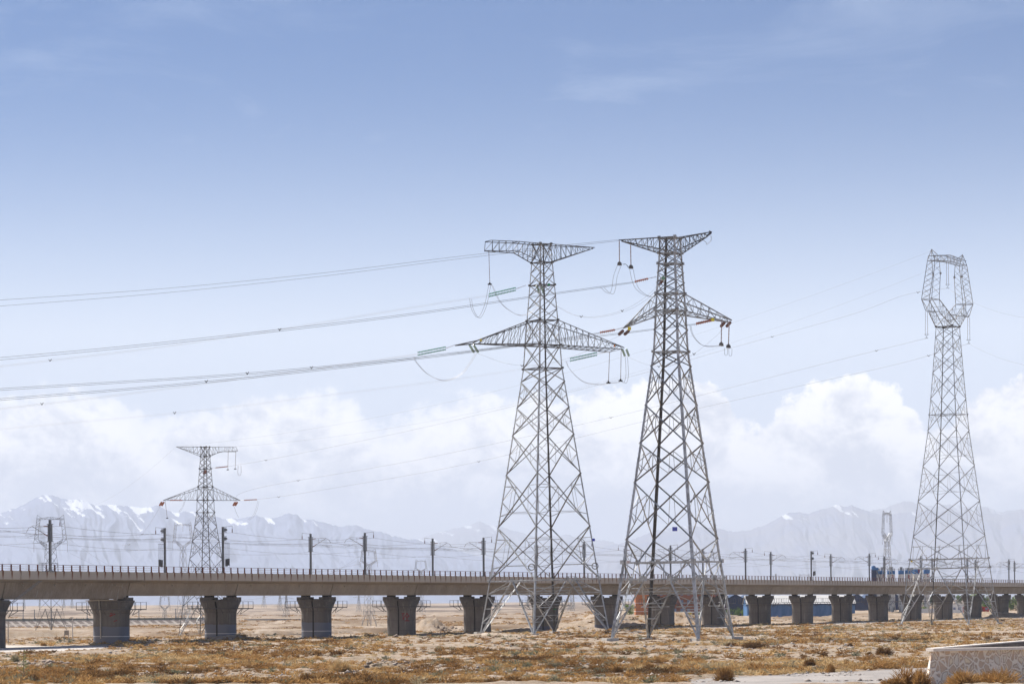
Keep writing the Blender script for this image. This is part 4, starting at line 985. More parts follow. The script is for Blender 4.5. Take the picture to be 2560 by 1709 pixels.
    for i in range(n):
        a = -b_out+2*b_out*i/n; a2 = a+2*b_out/n
        g.ang(Q(a, -dT, zB_+.45*(1-abs(2*i/n-1))*tilt), Q(a2, dT, zB_+.45*(1-abs(2*(i+1)/n-1))*tilt), w2, (0, 0, -1)); g.ang(Q(a, -dT*.8, zTop-.9*abs(2*i/n-1)*tilt), Q(a2, dT*.8, zTop-.9*abs(2*(i+1)/n-1)*tilt), w2, (0, 0, -1))
    for s in (-1, 1):
        for j in (-1, 1): g.ang(Q(s*b_out, j*dT, zB_), Q(s*(b_out-.2), 0, zTop+.7), w, (0, 1, 0)); g.ang(Q(s*(b_out-1.6), j*dT*.8, zTop-.6*tilt), Q(s*(b_out-.2), 0, zTop+.7), w, (0, 1, 0))
    g.build('top_beam', mats[0], root)
    return Q
U3 = Vector((.60, .80, 0)); V3 = Vector((.80, -.60, 0))
Q3 = window_head(T3, t3, U3, V3, 68.6, (74.3, 71.5, 83.2, 85.0), (6.4, 10.0, 7.7, 5.6), None, (2.05, 1.3, .95), .14, .07, (STEEL,), .8)
T3.ring
g = MB(); T3.ring(g, 68.6, .15); g.build('ring_frame', STEELD, t3)
T3.feet(1.0)
for s, nm in ((-1, 0), (1, 0)):
    p = Q3(s*10.2, 0, 71.3)
    for q in (-.22, .22): istring(p+Vector((q, 0, 0)), p+Vector((q*1.2, 0, -5.1)), PORCD, t3, .07, 22)
    g = MB(); g.bar(p+Vector((-.55, 0, -5.15)), p+Vector((.55, 0, -5.15)), .08); g.bar(p+Vector((-.3, 0, -5.15)), p+Vector((0, 0, -5.7)), .06); g.bar(p+Vector((.3, 0, -5.15)), p+Vector((0, 0, -5.7)), .06); g.bar(p+Vector((-.35, 0, -6.0)), p+Vector((.35, 0, -6.0)), .09); g.bar(p+Vector((0, 0, -5.6)), p+Vector((0, 0, -6.0)), .07); g.build('clamp', STEELD, t3)
p = Q3(0, 0, 83.4); cen = p
for q in (-.22, .22): istring(p+Vector((q, 0, 0)), p+Vector((q, 0, -5.1)), PORCD, t3, .07, 22)
g = MB(); g.bar(p+Vector((-.55, 0, -5.15)), p+Vector((.55, 0, -5.15)), .08); g.bar(p+Vector((-.3, 0, -5.15)), p+Vector((0, 0, -5.7)), .06); g.bar(p+Vector((.3, 0, -5.15)), p+Vector((0, 0, -5.7)), .06); g.bar(p+Vector((-.35, 0, -6.0)), p+Vector((.35, 0, -6.0)), .09); g.build('clamp', STEELD, t3)
plate(at(2279, 1402.5, ZC-5), .4, .36, YELP, t3)
W3c = cen + Vector((0, 0, -6.0)); W3l = Q3(-10.2, 0, 71.3) + Vector((0, 0, -6.0)); W3r = Q3(10.2, 0, 71.3) + Vector((0, 0, -6.0))

# ---- pylon 4: behind the viaduct on the left
ZD = 800.0; SD = F/ZD
t4 = empty('pylon', at(516, 1594, ZD), label='dark lattice pylon standing behind the left end of the viaduct with brown insulators', cat='pylon')
rD = 72/SD
T4 = Tower(t4, 516, 1594, ZD, (24, -68), [(0, rD), (20, 45.5/SD), (35.7, 23/SD), (39.2, 22/SD), (43, 19/SD), (51.6, 12.5/SD), (54.3, 11.5/SD)], .0, (STEELD, STEELD, STEELD))
T4.legs([0, 9, 20, 35.7, 39.2, 43, 51.6, 54.3], .20, .13)
g = MB(); T4.panels(g, [9.0, 16.0, 22.5, 27.5, 31.6, 35.7], .12, .06, 1); T4.panels(g, [35.7, 39.2, 43, 44.7, 46.4, 48.1, 49.8, 51.6, 54.3], .10, .05, 0); g.build('lattice_bracing', STEELD, t4)
g = MB(); T4.hip(g, 9.0, .13, .08); T4.ring(g, 9.0, .14); g.build('leg_bracing', STEELB, t4)
for z in (35.7, 39.2, 43, 48.1, 51.6, 54.3): g = MB(); T4.ring(g, z, .13); g.build('ring_frame', STEELD, t4)
g = MB(); tp = at(407.7, 1249.5, ZD); arm(g, (T4.P(3, 43), T4.P(0, 43)), (T4.P(3, 39.2), T4.P(0, 39.2)), (tp,)*2, (tp,)*2, 8, .12, .05); g.build('cross_arm', STEELD, t4, label='left lower cross arm')
g = MB(); tp4 = at(601, 1249.5, ZD); arm(g, (T4.P(1, 43), T4.P(2, 43)), (T4.P(1, 39.2), T4.P(2, 39.2)), (tp4,)*2, (tp4,)*2, 8, .12, .05); g.build('cross_arm', STEELD, t4, label='right lower cross arm')
g = MB(); tp = at(440.4, 1115.8, ZD); arm(g, (T4.P(3, 54.3), T4.P(0, 54.3)), (T4.P(3, 51.6), T4.P(0, 51.6)), (tp,)*2, (tp,)*2, 7, .10, .05); g.build('cross_arm', STEELD, t4, label='left upper cross arm')
g = MB()
a1, a2, b1, b2 = at(553, 1116, ZD-1), at(560, 1116, ZD+1), at(550, 1128, ZD-1), at(557, 1128, ZD+1); c1, c2, d1, d2 = at(589, 1116, ZD-1), at(589, 1116, ZD+1), at(594, 1126.5, ZD-1), at(590, 1128.5, ZD+1)
arm(g, (T4.P(1, 54.3), T4.P(2, 54.3)), (T4.P(1, 51.6), T4.P(2, 51.6)), (a1, a2), (b1, b2), 4, .10, .05); arm(g, (a1, a2), (b1, b2), (c1, c2), (d1, d2), 4, .10, .05); g.ang(c1, d1, .1, (0, 1, 0)); g.build('cross_arm', STEELD, t4, label='square ended right upper cross arm')
for a, b in (((539, 1168.7), (569, 1165.5)), ((425, 1249.8), (457, 1249.8)), ((610, 1249.6), (643, 1248))):
    istring(at(*a, ZD-2), at(*b, ZD-2), PORC, t4, .26, 14)
link(at(529, 1168.5, ZD-2), at(539, 1168.7, ZD-2), t4); link(tp4, at(610, 1249.6, ZD-2), t4)
for a, b in (((404, 1255), (399, 1263)), ((409.5, 1255), (404.5, 1263)), ((588, 1255), (583, 1263)), ((593, 1255), (588, 1263)), ((513, 1176), (509, 1183)), ((516, 1176), (512, 1183))): istring(at(*a, ZD+2), at(*b, ZD+4), PORC, t4, .30, 6)
for a, b in (((570.5, 1129), (569.5, 1172)), ((589.5, 1129), (588, 1170)), ((413, 1252), (418, 1293))):
    istring(at(*a, ZD), at(*b, ZD), PORCD, t4, .09, 16); g = MB(); g.box(at(b[0], b[1]+1.5, ZD), (.6, .3, .25)); g.build('clamp', DARK, t4)
jump([(595, 1163), (594, 1180), (597, 1187), (602, 1182), (602, 1162)], ZD, WIREG, t4, .022, 1)
jump([(645, 1250), (640, 1270), (632, 1288), (620, 1298)], ZD, WIREG, t4, .022, 3); jump([(461, 1250), (456, 1265), (447, 1278)], ZD, WIREG, t4, .022, 2); jump([(585, 1265), (590, 1280), (596, 1292)], ZD, WIREG, t4, .018, 1)
T4.feet(.9)

# ---- window headed pylons in the basin and on the plain
def small_window(cx, yb, Z, H, wd, near, U, label, mats=(STEEL, STEEL, STEELD), th=.1, hd=1.0, body=.20, rb=1.0, zb=None, fr=(.14, .21, .19, .13)):
    t = empty('pylon', at(cx, yb, Z), label=label, cat='pylon', group='distant lattice pylons'); th *= .62
    r0 = body*wd*rb; zb_ = H*.60 if zb is None else zb
    T_ = Tower(t, cx, yb, Z, near, [(0, r0*1.9), (H*.2, r0*1.35), (zb_, r0*.62)], 0, mats)
    T_.legs([0, H*.2, zb_], th*1.4, th); g = MB(); n = 6
    T_.panels(g, [H*.2 + (zb_-H*.2)*(1-(1-i/n)**1.15) for i in range(n+1)], th, th*.6, 0); T_.hip(g, H*.2, th, th*.6, n=3); T_.ring(g, H*.2, th); T_.ring(g, zb_, th); g.build('lattice_bracing', mats[0], t)
    h = H-zb_; U = Vector(U).normalized(); V_ = Vector((U.y, -U.x, 0)); s = wd/2
    Qs = window_head(T_, t, U, V_, zb_, (zb_+h*.30, zb_+h*.17, zb_+h*.90, zb_+h*.99), (s*.78, s*1.0, s*.86, s*.64), None, (r0*.44, s*.12, s*.10), th, th*.6, mats, .7)
    for a in (-s*1.05, 0, s*1.05):
        p = Qs(a, 0, zb_+h*(.15 if a else .9)); istring(p, p+Vector((0, 0, -h*.26)), PORCD, t, .09, 8)
    return t, T_, Qs
sw1 = small_window(128, 1579, 1000, 41, 11.2, (.15, -1), (1, .12, 0), 'lattice pylon with window shaped head at the far left behind a catenary mast', (STEELD, STEEL, STEELD), .12, rb=1.35, zb=29.6)
small_window(459, 1576, 1350, 51.5, 9.6, (.3, -1), (1, .4, 0), 'pale thin window headed pylon half hidden by the dark left pylon', (STEELB, STEEL, STEEL), .13, rb=1.15, zb=40)
small_window(412, 1573, 1250, 15, 4.8, (.3, -1), (1, .5, 0), 'short bright window headed pylon seen under the deck beside the dark left pylon', (STEELB, STEELB, STEEL), .12, rb=1.2, zb=9)
small_window(923, 1566, 1100, 30, 6.6, (.3, -1), (1, .3, 0), 'window headed pylon seen above and below the deck behind the fifth mast', (STEEL, STEELB, STEEL), .11, rb=1.25, zb=24.0)
small_window(1053, 1530, 2000, 37, 8.6, (.3, -1), (1, .2, 0), 'tiny window headed pylon rising above the deck left of the centre pylon', (STEEL, STEEL, STEEL), .16, zb=29)
small_window(2219, 1529, 1150, 40.8, 7.0, (.3, -1), (1, 1.2, 0), 'bright narrow window headed pylon beside the blue and white silos', (STEELB, STEELB, STEEL), .16, rb=1.45, zb=28.8)
small_window(1428, 1530, 2300, 30, 9, (.3, -1), (1, .2, 0), 'faint far pylon seen through the legs of the centre pylon', (STEEL, STEEL, STEEL), .16, zb=23)
small_window(2011, 1531, 2300, 31.5, 10, (.3, -1), (1, .2, 0), 'very faint pylon top above the deck between two right hand masts', (STEEL, STEEL, STEEL), .16, zb=23)
FARP = [(60, 1522, 3000, 17, 'far left edge under the deck'), (99, 1519, 3400, 14, 'beside the leftmost lattice pylon'), (160, 1520, 3000, 14.5, 'left of the leftmost full pier'), (180, 1520, 3000, 17, 'just left of the leftmost full pier'), (660, 1519, 2500, 19, 'between the second and third full piers'), (700, 1528, 2200, 20, 'near the third full pier on its left'), (716, 1546, 1700, 19, 'close against the third full pier'), (897, 1530, 2400, 20, 'between the third and fourth full piers, left one'),
        (1320, 1516, 2600, 13, 'between the legs of the centre pylon, left one'), (1434, 1518, 2600, 14, 'between the legs of the centre pylon, right one'), (1232, 1432, 2600, 14, 'above the deck left of the centre pylon'), (1940, 1448, 2600, 13, 'above the deck between right hand masts')]
for i, (x, y, Z, H, wh) in enumerate(FARP):
    if y < 1500: y = 1500+18; H = (y-({10: 1410, 11: 1433}[i]))*Z/F
    t = empty('pylon', at(x, y, Z), label='tiny faint cross armed pylon '+wh, cat='pylon', group='distant lattice pylons')
    T_ = Tower(t, x, y, Z, (.4, -1), [(0, H*.13), (H*.6, H*.035), (H, H*.02)], 0, (STEEL, STEEL, STEEL))
    g = MB(); 
    for k in range(4): g.bar(T_.P(k, 0), T_.P(k, H*.6), .16); g.bar(T_.P(k, H*.6), T_.P(k, H), .14)
    T_.panels(g, [H*f for f in (.05, .22, .36, .48, .6, .7, .8, .9, 1)], .12, .1, 0); g.build('lattice_body', STEEL, t)
    for zf, l in ((.64, .24), (.92, .2)):
        g = MB(); c = T_.c + Vector((0, 0, T_.z0+H*zf))
        for s in (-1, 1): g.bar(c+Vector((0, 0, H*.05)), c+Vector((s*H*l, 0, 0)), .14); g.bar(c, c+Vector((s*H*l, 0, 0)), .14)
        g.build('cross_arm', STEEL, t)

# ------------------------------------------------------------------ power lines strung between pylons
PL_GROUP = 'power lines strung between the pylons'
def bow(a, b, sag, n=24): return [a.lerp(b, i/n) - Vector((0, 0, sag*4*(i/n)*(1-i/n))) for i in range(n+1)]
def pline(label, wires, mat, r, spacers=()):
    p0 = wires[0][0]; t = empty('power_line', p0, label=label, cat='power line', group=PL_GROUP)
    for w in wires: g = MB(); g.tube(w, r*.72, 4, close=True); g.build('conductor', mat, t)
    for f in spacers:
        w = wires[0]; i = f*(len(w)-1); p = w[int(i)].lerp(w[min(int(i)+1, len(w)-1)], i-int(i)); q = wires[-1][int(i)]
        g = MB(); s_ = p.y/480
        g.bar(p+Vector((-.22*s_, 0, .12)), p+Vector((0, 0, -.22)), .10, .09); g.bar(p+Vector((0, 0, -.22)), p+Vector((.26*s_, 0, .16)), .10, .09); g.build('spacer', DARK, t)
    return t
def wpx(pts, n=6): return spline([at(*p) for p in pts], n)
ZL = 470
pline('dark double earth wire from the left frame edge to the right hand pylon top arm', [wpx([(-60, 755, 430), (0, 750, 432), (400, 722, 434), (800, 683, 434), (1180, 637, 433), (1547, 599, 432)]), wpx([(-60, 770, 440), (0, 765, 440), (400, 733, 440), (800, 691, 438), (1180, 643, 436), (1547, 602, 433)])], WIRED, .03)
pline('dark twin conductor passing the centre pylon to the upper brown insulator', [wpx([(-60, 898, 420), (0, 893.5, 420), (300, 866, 422), (618, 832, 424), (1000, 787, 426), (1338, 739, 428), (1500, 716, 430), (1587, 704, 431)]), wpx([(-60, 904, 424), (0, 899.5, 424), (300, 871, 426), (618, 837, 428), (1000, 791, 429), (1338, 742, 430), (1500, 719, 431), (1587, 706, 431)])], WIRED, .035, (.46,))
pline('dark twin conductor running to the left arm of the right hand pylon', [wpx([(-60, 977, 415), (0, 971, 415), (300, 953, 418), (618, 932, 420), (1000, 896, 424), (1300, 860, 428), (1500, 831, 431)]), wpx([(-60, 981, 418), (0, 975.5, 418), (300, 957, 420), (618, 936, 422), (1000, 899, 426), (1300, 863, 429), (1500, 833, 431)])], WIRED, .035, (.50, .57))
pline('dark twin conductor running to the right arm of the right hand pylon', [wpx([(-60, 1002, 405), (0, 996, 405), (300, 972, 410), (580, 946, 415), (1000, 900, 422), (1300, 862, 427), (1500, 838, 430), (1740, 809, 432)]), wpx([(-60, 1006, 408), (0, 1000.5, 408), (300, 976, 412), (580, 950, 418), (1000, 903, 424), (1300, 865, 428), (1500, 841, 430), (1740, 811, 432)])], WIRED, .035, (.40,))
pline('pale twin conductor leaving the upper green insulator to the left', [wpx([(-60, 920, 480), (0, 914, 480), (361, 871, 486), (700, 822, 492), (1000, 772, 498), (1222, 737, 504)]), wpx([(-60, 923, 482), (0, 917, 482), (361, 874, 488), (700, 825, 494), (1000, 775, 500), (1222, 740, 505)])], WIREL, .022, (.28,))
pline('pale twin conductor leaving the left green insulator to the left', [wpx([(-60, 1027, 480), (0, 1020, 480), (246, 992, 485), (600, 945, 492), (850, 912, 498), (1044, 884, 501)]), wpx([(-60, 1030, 482), (0, 1023, 482), (246, 995, 487), (600, 948, 494), (850, 914, 499), (1044, 886, 502)])], WIREL, .022, (.30,))
pline('pale twin conductor leaving the right green insulator to the left', [wpx([(-60, 1080, 480), (0, 1071, 480), (485, 1026, 488), (900, 976, 496), (1200, 937, 504), (1425, 900, 510)]), wpx([(-60, 1083, 482), (0, 1074, 482), (485, 1029, 490), (900, 979, 498), (1200, 940, 506), (1425, 902, 510)])], WIREL, .014, (.38,))
pline('pale slack conductor between the two middle pylons, upper phase', [wpx([(1352, 742, 515), (1400, 771, 505), (1440, 788, 490), (1490, 791, 475), (1558, 775, 460), (1610, 745, 450), (1649, 711, 441)]), wpx([(1356, 742, 515), (1404, 771, 505), (1444, 790, 490), (1494, 793, 475), (1562, 778, 460), (1614, 750, 450), (1652, 713, 441)])], WIREG, .022, (.38, .66))
pline('pale slack conductor between the left arms of the two middle pylons', [wpx([(1190, 882, 510), (1270, 909, 505), (1340, 912, 490), (1420, 895, 475), (1500, 862, 455), (1555, 836, 442)])], WIREG, .022, (.3,))
pline('pale slack conductor between the right arms of the two middle pylons', [wpx([(1567, 891, 520), (1625, 913, 500), (1680, 912, 480), (1735, 884, 460), (1790, 840, 450), (1812, 816, 446)])], WIREG, .022, (.28, .6))
def long_line(label, a, mids, b, spacers):
    pline(label, [spline([a]+[at(*m) for m in mids]+[b], 8)], WIREG, .035, spacers)
long_line('thin long conductor from the left pylon to the window of the right pylon', at(569, 1165.5, ZD-2), [(714, 1140, 787), (1112, 1056, 755), (1599, 935, 712), (1947, 836, 683), (2122, 788, 668)], W3c, (.1, .34, .66, .85)) if False else None
long_line('thin long conductor from the left pylon to the window of the right pylon', at(569, 1165.5, ZD-2), [(714, 1140, 787), (1112, 1056, 755), (1599, 935, 712), (1800, 877, 695), (2122, 788, 668), (2260, 738, 656)], W3c, (.11, .35, .63, .9))
long_line('thin long conductor from the left pylon to the left arm of the right pylon', at(588, 1263, ZD+2), [(633, 1222, 794), (1041, 1149, 762), (1527, 1043, 721), (2070, 906, 672)], W3l, (.27, .6, .88))
long_line('thin long conductor from the left pylon to the right arm of the right pylon', at(643, 1248, ZD-2), [(774, 1229, 785), (1178, 1157, 757), (1700, 1031, 710), (2182, 924, 668), (2330, 886, 660)], W3r, (.09, .34, .82))
pline('faint earth wire from the left pylon top to the right pylon top', [bow(at(440.4, 1115.8, ZD), Q3(-7.6, 0, 85.3), 7)], WIREG, .018)
pline('faint earth wire from the left pylon box arm to the right pylon top', [bow(at(589, 1116, ZD), Q3(7.6, 0, 85.3), 8)], WIREG, .018)
pline('pale conductor leaving the right pylon window past the right frame edge', [bow(W3c, at(2760, 775, 560), 4)], WIREG, .024)
pline('pale conductor leaving the right pylon outer arm past the right frame edge', [bow(W3r, at(2760, 905, 560), 3)], WIREG, .024)
pline('faint wire sloping down left from the left pylon top arm', [bow(at(440, 1116, ZD), at(210, 1270, 1400), 3)], WIREG, .018)
pline('faint wire sloping down left from the left pylon lower arm', [bow(at(401, 1264, ZD+4), at(300, 1360, 1250), 4)], WIREG, .03, (.35, .7))
pline('faint far wire drooping from the leftmost window headed pylon', [bow(at(127, 1311, 1000), at(900, 1388, 1100), 22)], WIREG, .03, (.2, .45))
pline('faint far wire drooping below the leftmost window headed pylon', [bow(at(176, 1382, 1000), at(890, 1402, 1100), 14)], WIREG, .03, (.3, .6))
pline('faint low far wire behind the left masts', [bow(at(-40, 1402, 1000), at(950, 1398, 1100), 8)], WIREG, .03, (.15, .5, .7))
moved([o for o in C.objects if o.type=="EMPTY" and o.name.split(".")[0] in ("pylon","power_line")])
# ------------------------------------------------------------------ works yard behind the viaduct on the right
def facade_mat(name, col, line):
    m = pmat(name, col, .85, var=.22, vscale=.5); return m
ORANGE = pmat('orange_render', (.50, .17, .05), .85, col2=(.42, .14, .045), vscale=.4)
ORANGE_SHADE = pmat('shaded_orange_render', (.30, .10, .045), .85, col2=(.24, .085, .04), vscale=.5)  # orange render darkened: the front wall's shade is in the colour
NAVY = pmat('navy_sheet', (.012, .025, .085), .5, col2=(.018, .035, .11), vscale=.6)
NAVYR = pmat('dark_roof_sheet', (.04, .075, .15), .5, col2=(.03, .055, .11), vscale=.5)
BLUEW = pmat('faded_blue_sheet', (.10, .22, .42), .6, col2=(.05, .14, .30), vscale=.35, vs=(1, 1, .4))
ROOFP = pmat('pale_roof_sheet', (.74, .72, .68), .45, col2=(.66, .62, .56), vscale=.3)
GLASSW = pmat('window_glass', (.16, .20, .30), .1, spec=.8)
SILOW = pmat('silo_white', (.74, .72, .68), .5, col2=(.64, .62, .58), vscale=.5)
SILOB = pmat('silo_blue', (.03, .14, .36), .5, col2=(.04, .18, .42), vscale=.5)
def gz_at(px, Z): return hz((px-1280)*Z/F, Z)
def wx(px, Z): return (px-1280)*Z/F
# orange building: blank end wall and a windowed front
def orange_block():
    Z = 1094; S = F/Z; x0, x1, x2 = wx(1589, Z), wx(1627, Z), wx(1812, Z+6); z0 = -.8; top = EYE + (1498.5-1462)/S
    t = empty('office_building', (x0, Z, 0), label='orange three storey building with pale bands seen under the deck', cat='building')
    g = MB(); g.box(((x0+x1)/2-x0, 6, (z0+top)/2), (x1-x0, 12, top-z0)); g.build('end_wall', ORANGE, t)
    g = MB(); g.box(((x1+x2)/2-x0, 9.01, (z0+top-.3)/2), (x2-x1-.01, 12, top-.3-z0)); g.build('front_wall', ORANGE_SHADE, t)
    g = MB()
    for z in (1.8, 5.1, 8.4): g.box(((x0+x1)/2-x0, 6, z), (x1-x0+.12, 12.12, .16)); 
    g.build('pale_band', WHTP, t)
    g = MB(); g.box(((x0+x2)/2-x0, 8, top+.15), (x2-x0+.8, 13.5, .3)); g.build('roof', FOOT, t)
    n = 11
    for i in range(n):
        for z in (2.1, 5.4, 8.7):
            x = x1 + (x2-x1)*(i+.6)/n - x0
            w = MB(); w.box((x, 2.97, z), (1.1, .12, 1.5)); w.build('window', GLASSW, t)
    return t
orange_block()
# long blue shed with a pale roof
def blue_shed():
    Z = 1031; S = F/Z; xa, xb = wx(1868, Z), wx(2131, Z+30); z0 = gz_at(1950, Z)-1.2; ze = EYE-(1508-1496)/S; zr = EYE+(1496-1487)/S
    t = empty('warehouse', (xa, Z, 0), label='long faded blue warehouse with pale roof seen between the piers', cat='warehouse')
    L_ = xb-xa; dz = 22; g = MB(); g.add([(0, 0, z0), (L_, dz, z0), (L_, dz, ze), (0, 0, ze)], [(0, 1, 2, 3)]); g.add([(0, 18, z0), (L_, dz+18, z0), (L_, dz+18, ze), (0, 18, ze)], [(3, 2, 1, 0)])
    g.add([(0, 0, z0), (0, 18, z0), (0, 18, ze), (0, 9, zr), (0, 0, ze)], [(4, 3, 2, 1, 0)]); g.add([(L_, dz, z0), (L_, dz+18, z0), (L_, dz+18, ze), (L_, dz+9, zr), (L_, dz, ze)], [(0, 1, 2, 3, 4)]); g.build('wall', BLUEW, t)
    g = MB(); g.add([(-.4, -.5, ze-.1), (L_+.4, dz-.5, ze-.1), (L_+.4, dz+9, zr+.05), (-.4, 9, zr+.05)], [(0, 1, 2, 3)]); g.add([(-.4, 18.5, ze-.1), (L_+.4, dz+18.5, ze-.1), (L_+.4, dz+9, zr+.05), (-.4, 9, zr+.05)], [(3, 2, 1, 0)]); g.build('roof', ROOFP, t)
    g = MB(); g.bar((-.4, -.55, ze-.25), (L_+.4, dz-.55, ze-.25), .5, .45); g.build('eaves_strip', NAVY, t)
blue_shed()
def gable(px0, px1, Z, ytop, yeave, label, depth=26):
    S = F/Z; xa, xb = wx(px0, Z), wx(px1, Z); z0 = gz_at((px0+px1)/2, Z)-1.2; h = yh((px0+px1)/2); ze = EYE+(h-yeave)/S; zr = EYE+(h-ytop)/S
    t = empty('warehouse', (xa, Z, 0), label=label, cat='warehouse', group='navy blue sheds in the works yard')
    L_ = xb-xa; g = MB(); m = L_/2
    for y in (0, depth): g.add([(0, y, z0), (L_, y, z0), (L_, y, ze), (m, y, zr), (0, y, ze)], [(0, 1, 2, 3, 4) if y == 0 else (4, 3, 2, 1, 0)])
    g.add([(0, 0, z0), (0, depth, z0), (0, depth, ze), (0, 0, ze)], [(3, 2, 1, 0)]); g.add([(L_, 0, z0), (L_, depth, z0), (L_, depth, ze), (L_, 0, ze)], [(0, 1, 2, 3)]); g.build('wall', NAVY, t)
    g = MB(); g.add([(-.3, -.4, ze), (m, -.4, zr+.06), (m, depth+.4, zr+.06), (-.3, depth+.4, ze)], [(0, 1, 2, 3)]); g.add([(L_+.3, -.4, ze), (m, -.4, zr+.06), (m, depth+.4, zr+.06), (L_+.3, depth+.4, ze)], [(3, 2, 1, 0)]); g.build('roof', NAVYR, t)
    g = MB(); g.box((m, -.06, z0+2.6), (L_*.4, .1, 3.2)); g.build('door', NAVY, t)
gable(1778, 1822, 1120, 1484, 1494, 'navy gabled shed just right of the orange building'); gable(1822, 1856, 1120, 1484, 1494, 'navy gabled shed behind the ninth full pier, left one'); gable(1857, 1896, 1120, 1484, 1494, 'navy gabled shed behind the ninth full pier, right one')
gable(2126, 2160, 1289, 1482, 1496, 'dark blue gabled shed right of the pale roofed warehouse'); gable(2160, 2208, 1289, 1482, 1496, 'dark blue gabled shed behind the twelfth full pier'); gable(2208, 2262, 1289, 1482, 1496, 'dark blue gabled shed behind the narrow bright pylon')
# silos
ZS = 1160; SS = F/ZS
def silo(px0, px1, ytop, yband, label, ycap, mark=False):
    h = yh((px0+px1)/2); r = (px1-px0)/2/SS; x = wx((px0+px1)/2, ZS+r); zt = EYE+(h-ytop)/SS; zb = EYE+(h-yband)/SS; zc_ = EYE+(h-ycap)/SS
    t = empty('silo', (x, ZS+r, 0), label=label, cat='silo', group='blue and white silos behind the viaduct')
    g = MB(); g.lathe([(r, 3.2), (r, zb)], k=24); g.lathe([(r*.3, .4), (r, 3.2)], k=24); g.build('tank', SILOW, t, smooth=False)
    g = MB(); g.lathe([(r*1.01, zb), (r*1.01, zt), (r*.3, zt+.25)], k=24); g.build('blue_top', SILOB, t)
    g = MB(); g.lathe([(r*.42, zt+.1), (r*.42, zc_), (r*.1, zc_+.1)], k=10); g.box((0, 0, zc_+.1), (r*1.0, r*1.0, .2)); g.build('filter_housing', MAST, t)
    g = MB()
    for a in range(0, 360, 30): g.bar((r*.97*math.cos(R(a)), r*.97*math.sin(R(a)), zt), (r*.97*math.cos(R(a)), r*.97*math.sin(R(a)), zt+1.0), .08)
    for zq in (zt+.55, zt+1.0): g.tube([(r*.97*math.cos(R(a)), r*.97*math.sin(R(a)), zq) for a in range(0, 361, 30)], .05, 4)
    g.build('guard_rail', MAST, t)
    for s in (45, 135, 225, 315): g = MB(); g.bar((r*.8*math.cos(R(s)), r*.8*math.sin(R(s)), -1), (r*.8*math.cos(R(s)), r*.8*math.sin(R(s)), 3.3), .35); g.build('leg', MAST, t)
    if mark:
        g = MB(); c = (r*.25, -r*.97-.06, zb-1.0+mark); 
        g.bar((c[0]-.6, c[1], c[2]+.5), (c[0]+.6, c[1], c[2]+.2), .05, .3); g.bar((c[0], c[1]-.01, c[2]+.8), (c[0]-.2, c[1]-.01, c[2]-.8), .05, .3); g.bar((c[0]-.5, c[1]-.02, c[2]-.3), (c[0]+.5, c[1]-.02, c[2]-.5), .05, .25); g.build('painted_mark', REDP, t)
def cx6(v): return 2040+v/4.517
def cy6(v): return 1380+v/4.517
for a, b, tp_, bd, cp, mk, lb in ((672, 716, 212, 246, 200, 0, 'narrow blue and white silo beside the dark blue elevator tower'), (716, 786, 208, 246, 172, .3, 'second blue and white silo from the left, with red mark'), (806, 894, 208, 246, 168, .1, 'third blue and white silo from the left, beside the narrow pylon'),
                              (930, 996, 207, 246, 170, 0, 'cream sided silo with darker blue top left of the right pylon leg'), (1006, 1070, 202, 240, 185, -.2, 'silo just inside the left leg of the right pylon'), (1072, 1096, 200, 236, 190, 0, 'slim blue topped silo between two wider ones'), (1093, 1198, 197, 243, 185, 2.2, 'widest silo with red flag mark on its blue top'), (1216, 1288, 198, 240, 180, .3, 'rightmost blue and white silo with red mark')):
    silo(cx6(a), cx6(b), cy6(tp_), cy6(bd), lb, cy6(cp), mk)
t = empty('elevator_tower', (wx(cx6(655), ZS-2), ZS-2, 0), label='dark blue elevator tower at the left end of the silos', cat='tower')
hh = yh(2185); zt = EYE+(hh-cy6(180))/SS
g = MB(); g.box((0, 0, zt/2-.4), (1.9, 2.2, zt)); g.build('shaft', NAVY, t)
g = MB(); g.box((.5, 0, zt-.2), (2.6, 2.8, 1.0)); g.tube([(-.1, -1.2, zt+.3), (-.1, 1.2, zt+.3)], .8, 12); g.build('head_housing', SILOB, t)
g = MB(); g.bar((-1.6, -1.3, zt-1.6), (-.8, -1.3, zt-1.6), .9, .12); g.bar((-2.0, -1.3, zt-1.5), (-2.0, -1.3, zt-.6), .06); g.bar((-2.0, -1.3, zt-.6), (-.8, -1.3, zt-.6), .06); g.build('side_platform', MAST, t)
g = MB(); g.bar((1.0, -1.25, zt-1.2), (4.6, -1.25, 8.5), .5, .5); g.build('chute', MAST, t)
# low white building, red lorry, blue car on the yard road at the right
t = empty('low_building', (wx(2398, 1150), 1150, 0), label='low white building between the piers at the right', cat='building')
g = MB(); g.box((0, 3, 1.6), (6.2, 6, 4.6)); g.build('wall', WHTP, t); g = MB(); g.box((0, 3, 4.0), (6.6, 6.4, .25)); g.build('roof', ROOFP, t)
for x in (-2, 0, 2): g = MB(); g.box((x, -.02, 1.9), (1.0, .1, 1.0)); g.build('window', GLASSW, t)
t = empty('yard_wall', (wx(2332, 1120), 1120, 0), label='low white yard wall left of the right pylon', cat='wall'); g = MB()
for i in range(12): g.box((-7+i*1.2, 0, .8), (.95, .2, 2.6)); g.box((-7+i*1.2+.6, 0, .8), (.2, .3, 2.9))
g.build('wall_panels', WHTP, t)
def wheel(t, x, y, r, z): g = MB(); g.tube([(x, y-.14, z), (x, y+.14, z)], r, 16); w = g.build('wheel', DARK, t); g = MB(); g.tube([(x, y-.16, z), (x, y-.13, z)], r*.5, 12); g.build('rim', FOOT, w)
ZT = 1010; zg = gz_at(2463, ZT); t = empty('lorry', (wx(2463, ZT), ZT, zg), label='red lorry cab poking out from behind a pier at the right', cat='lorry')
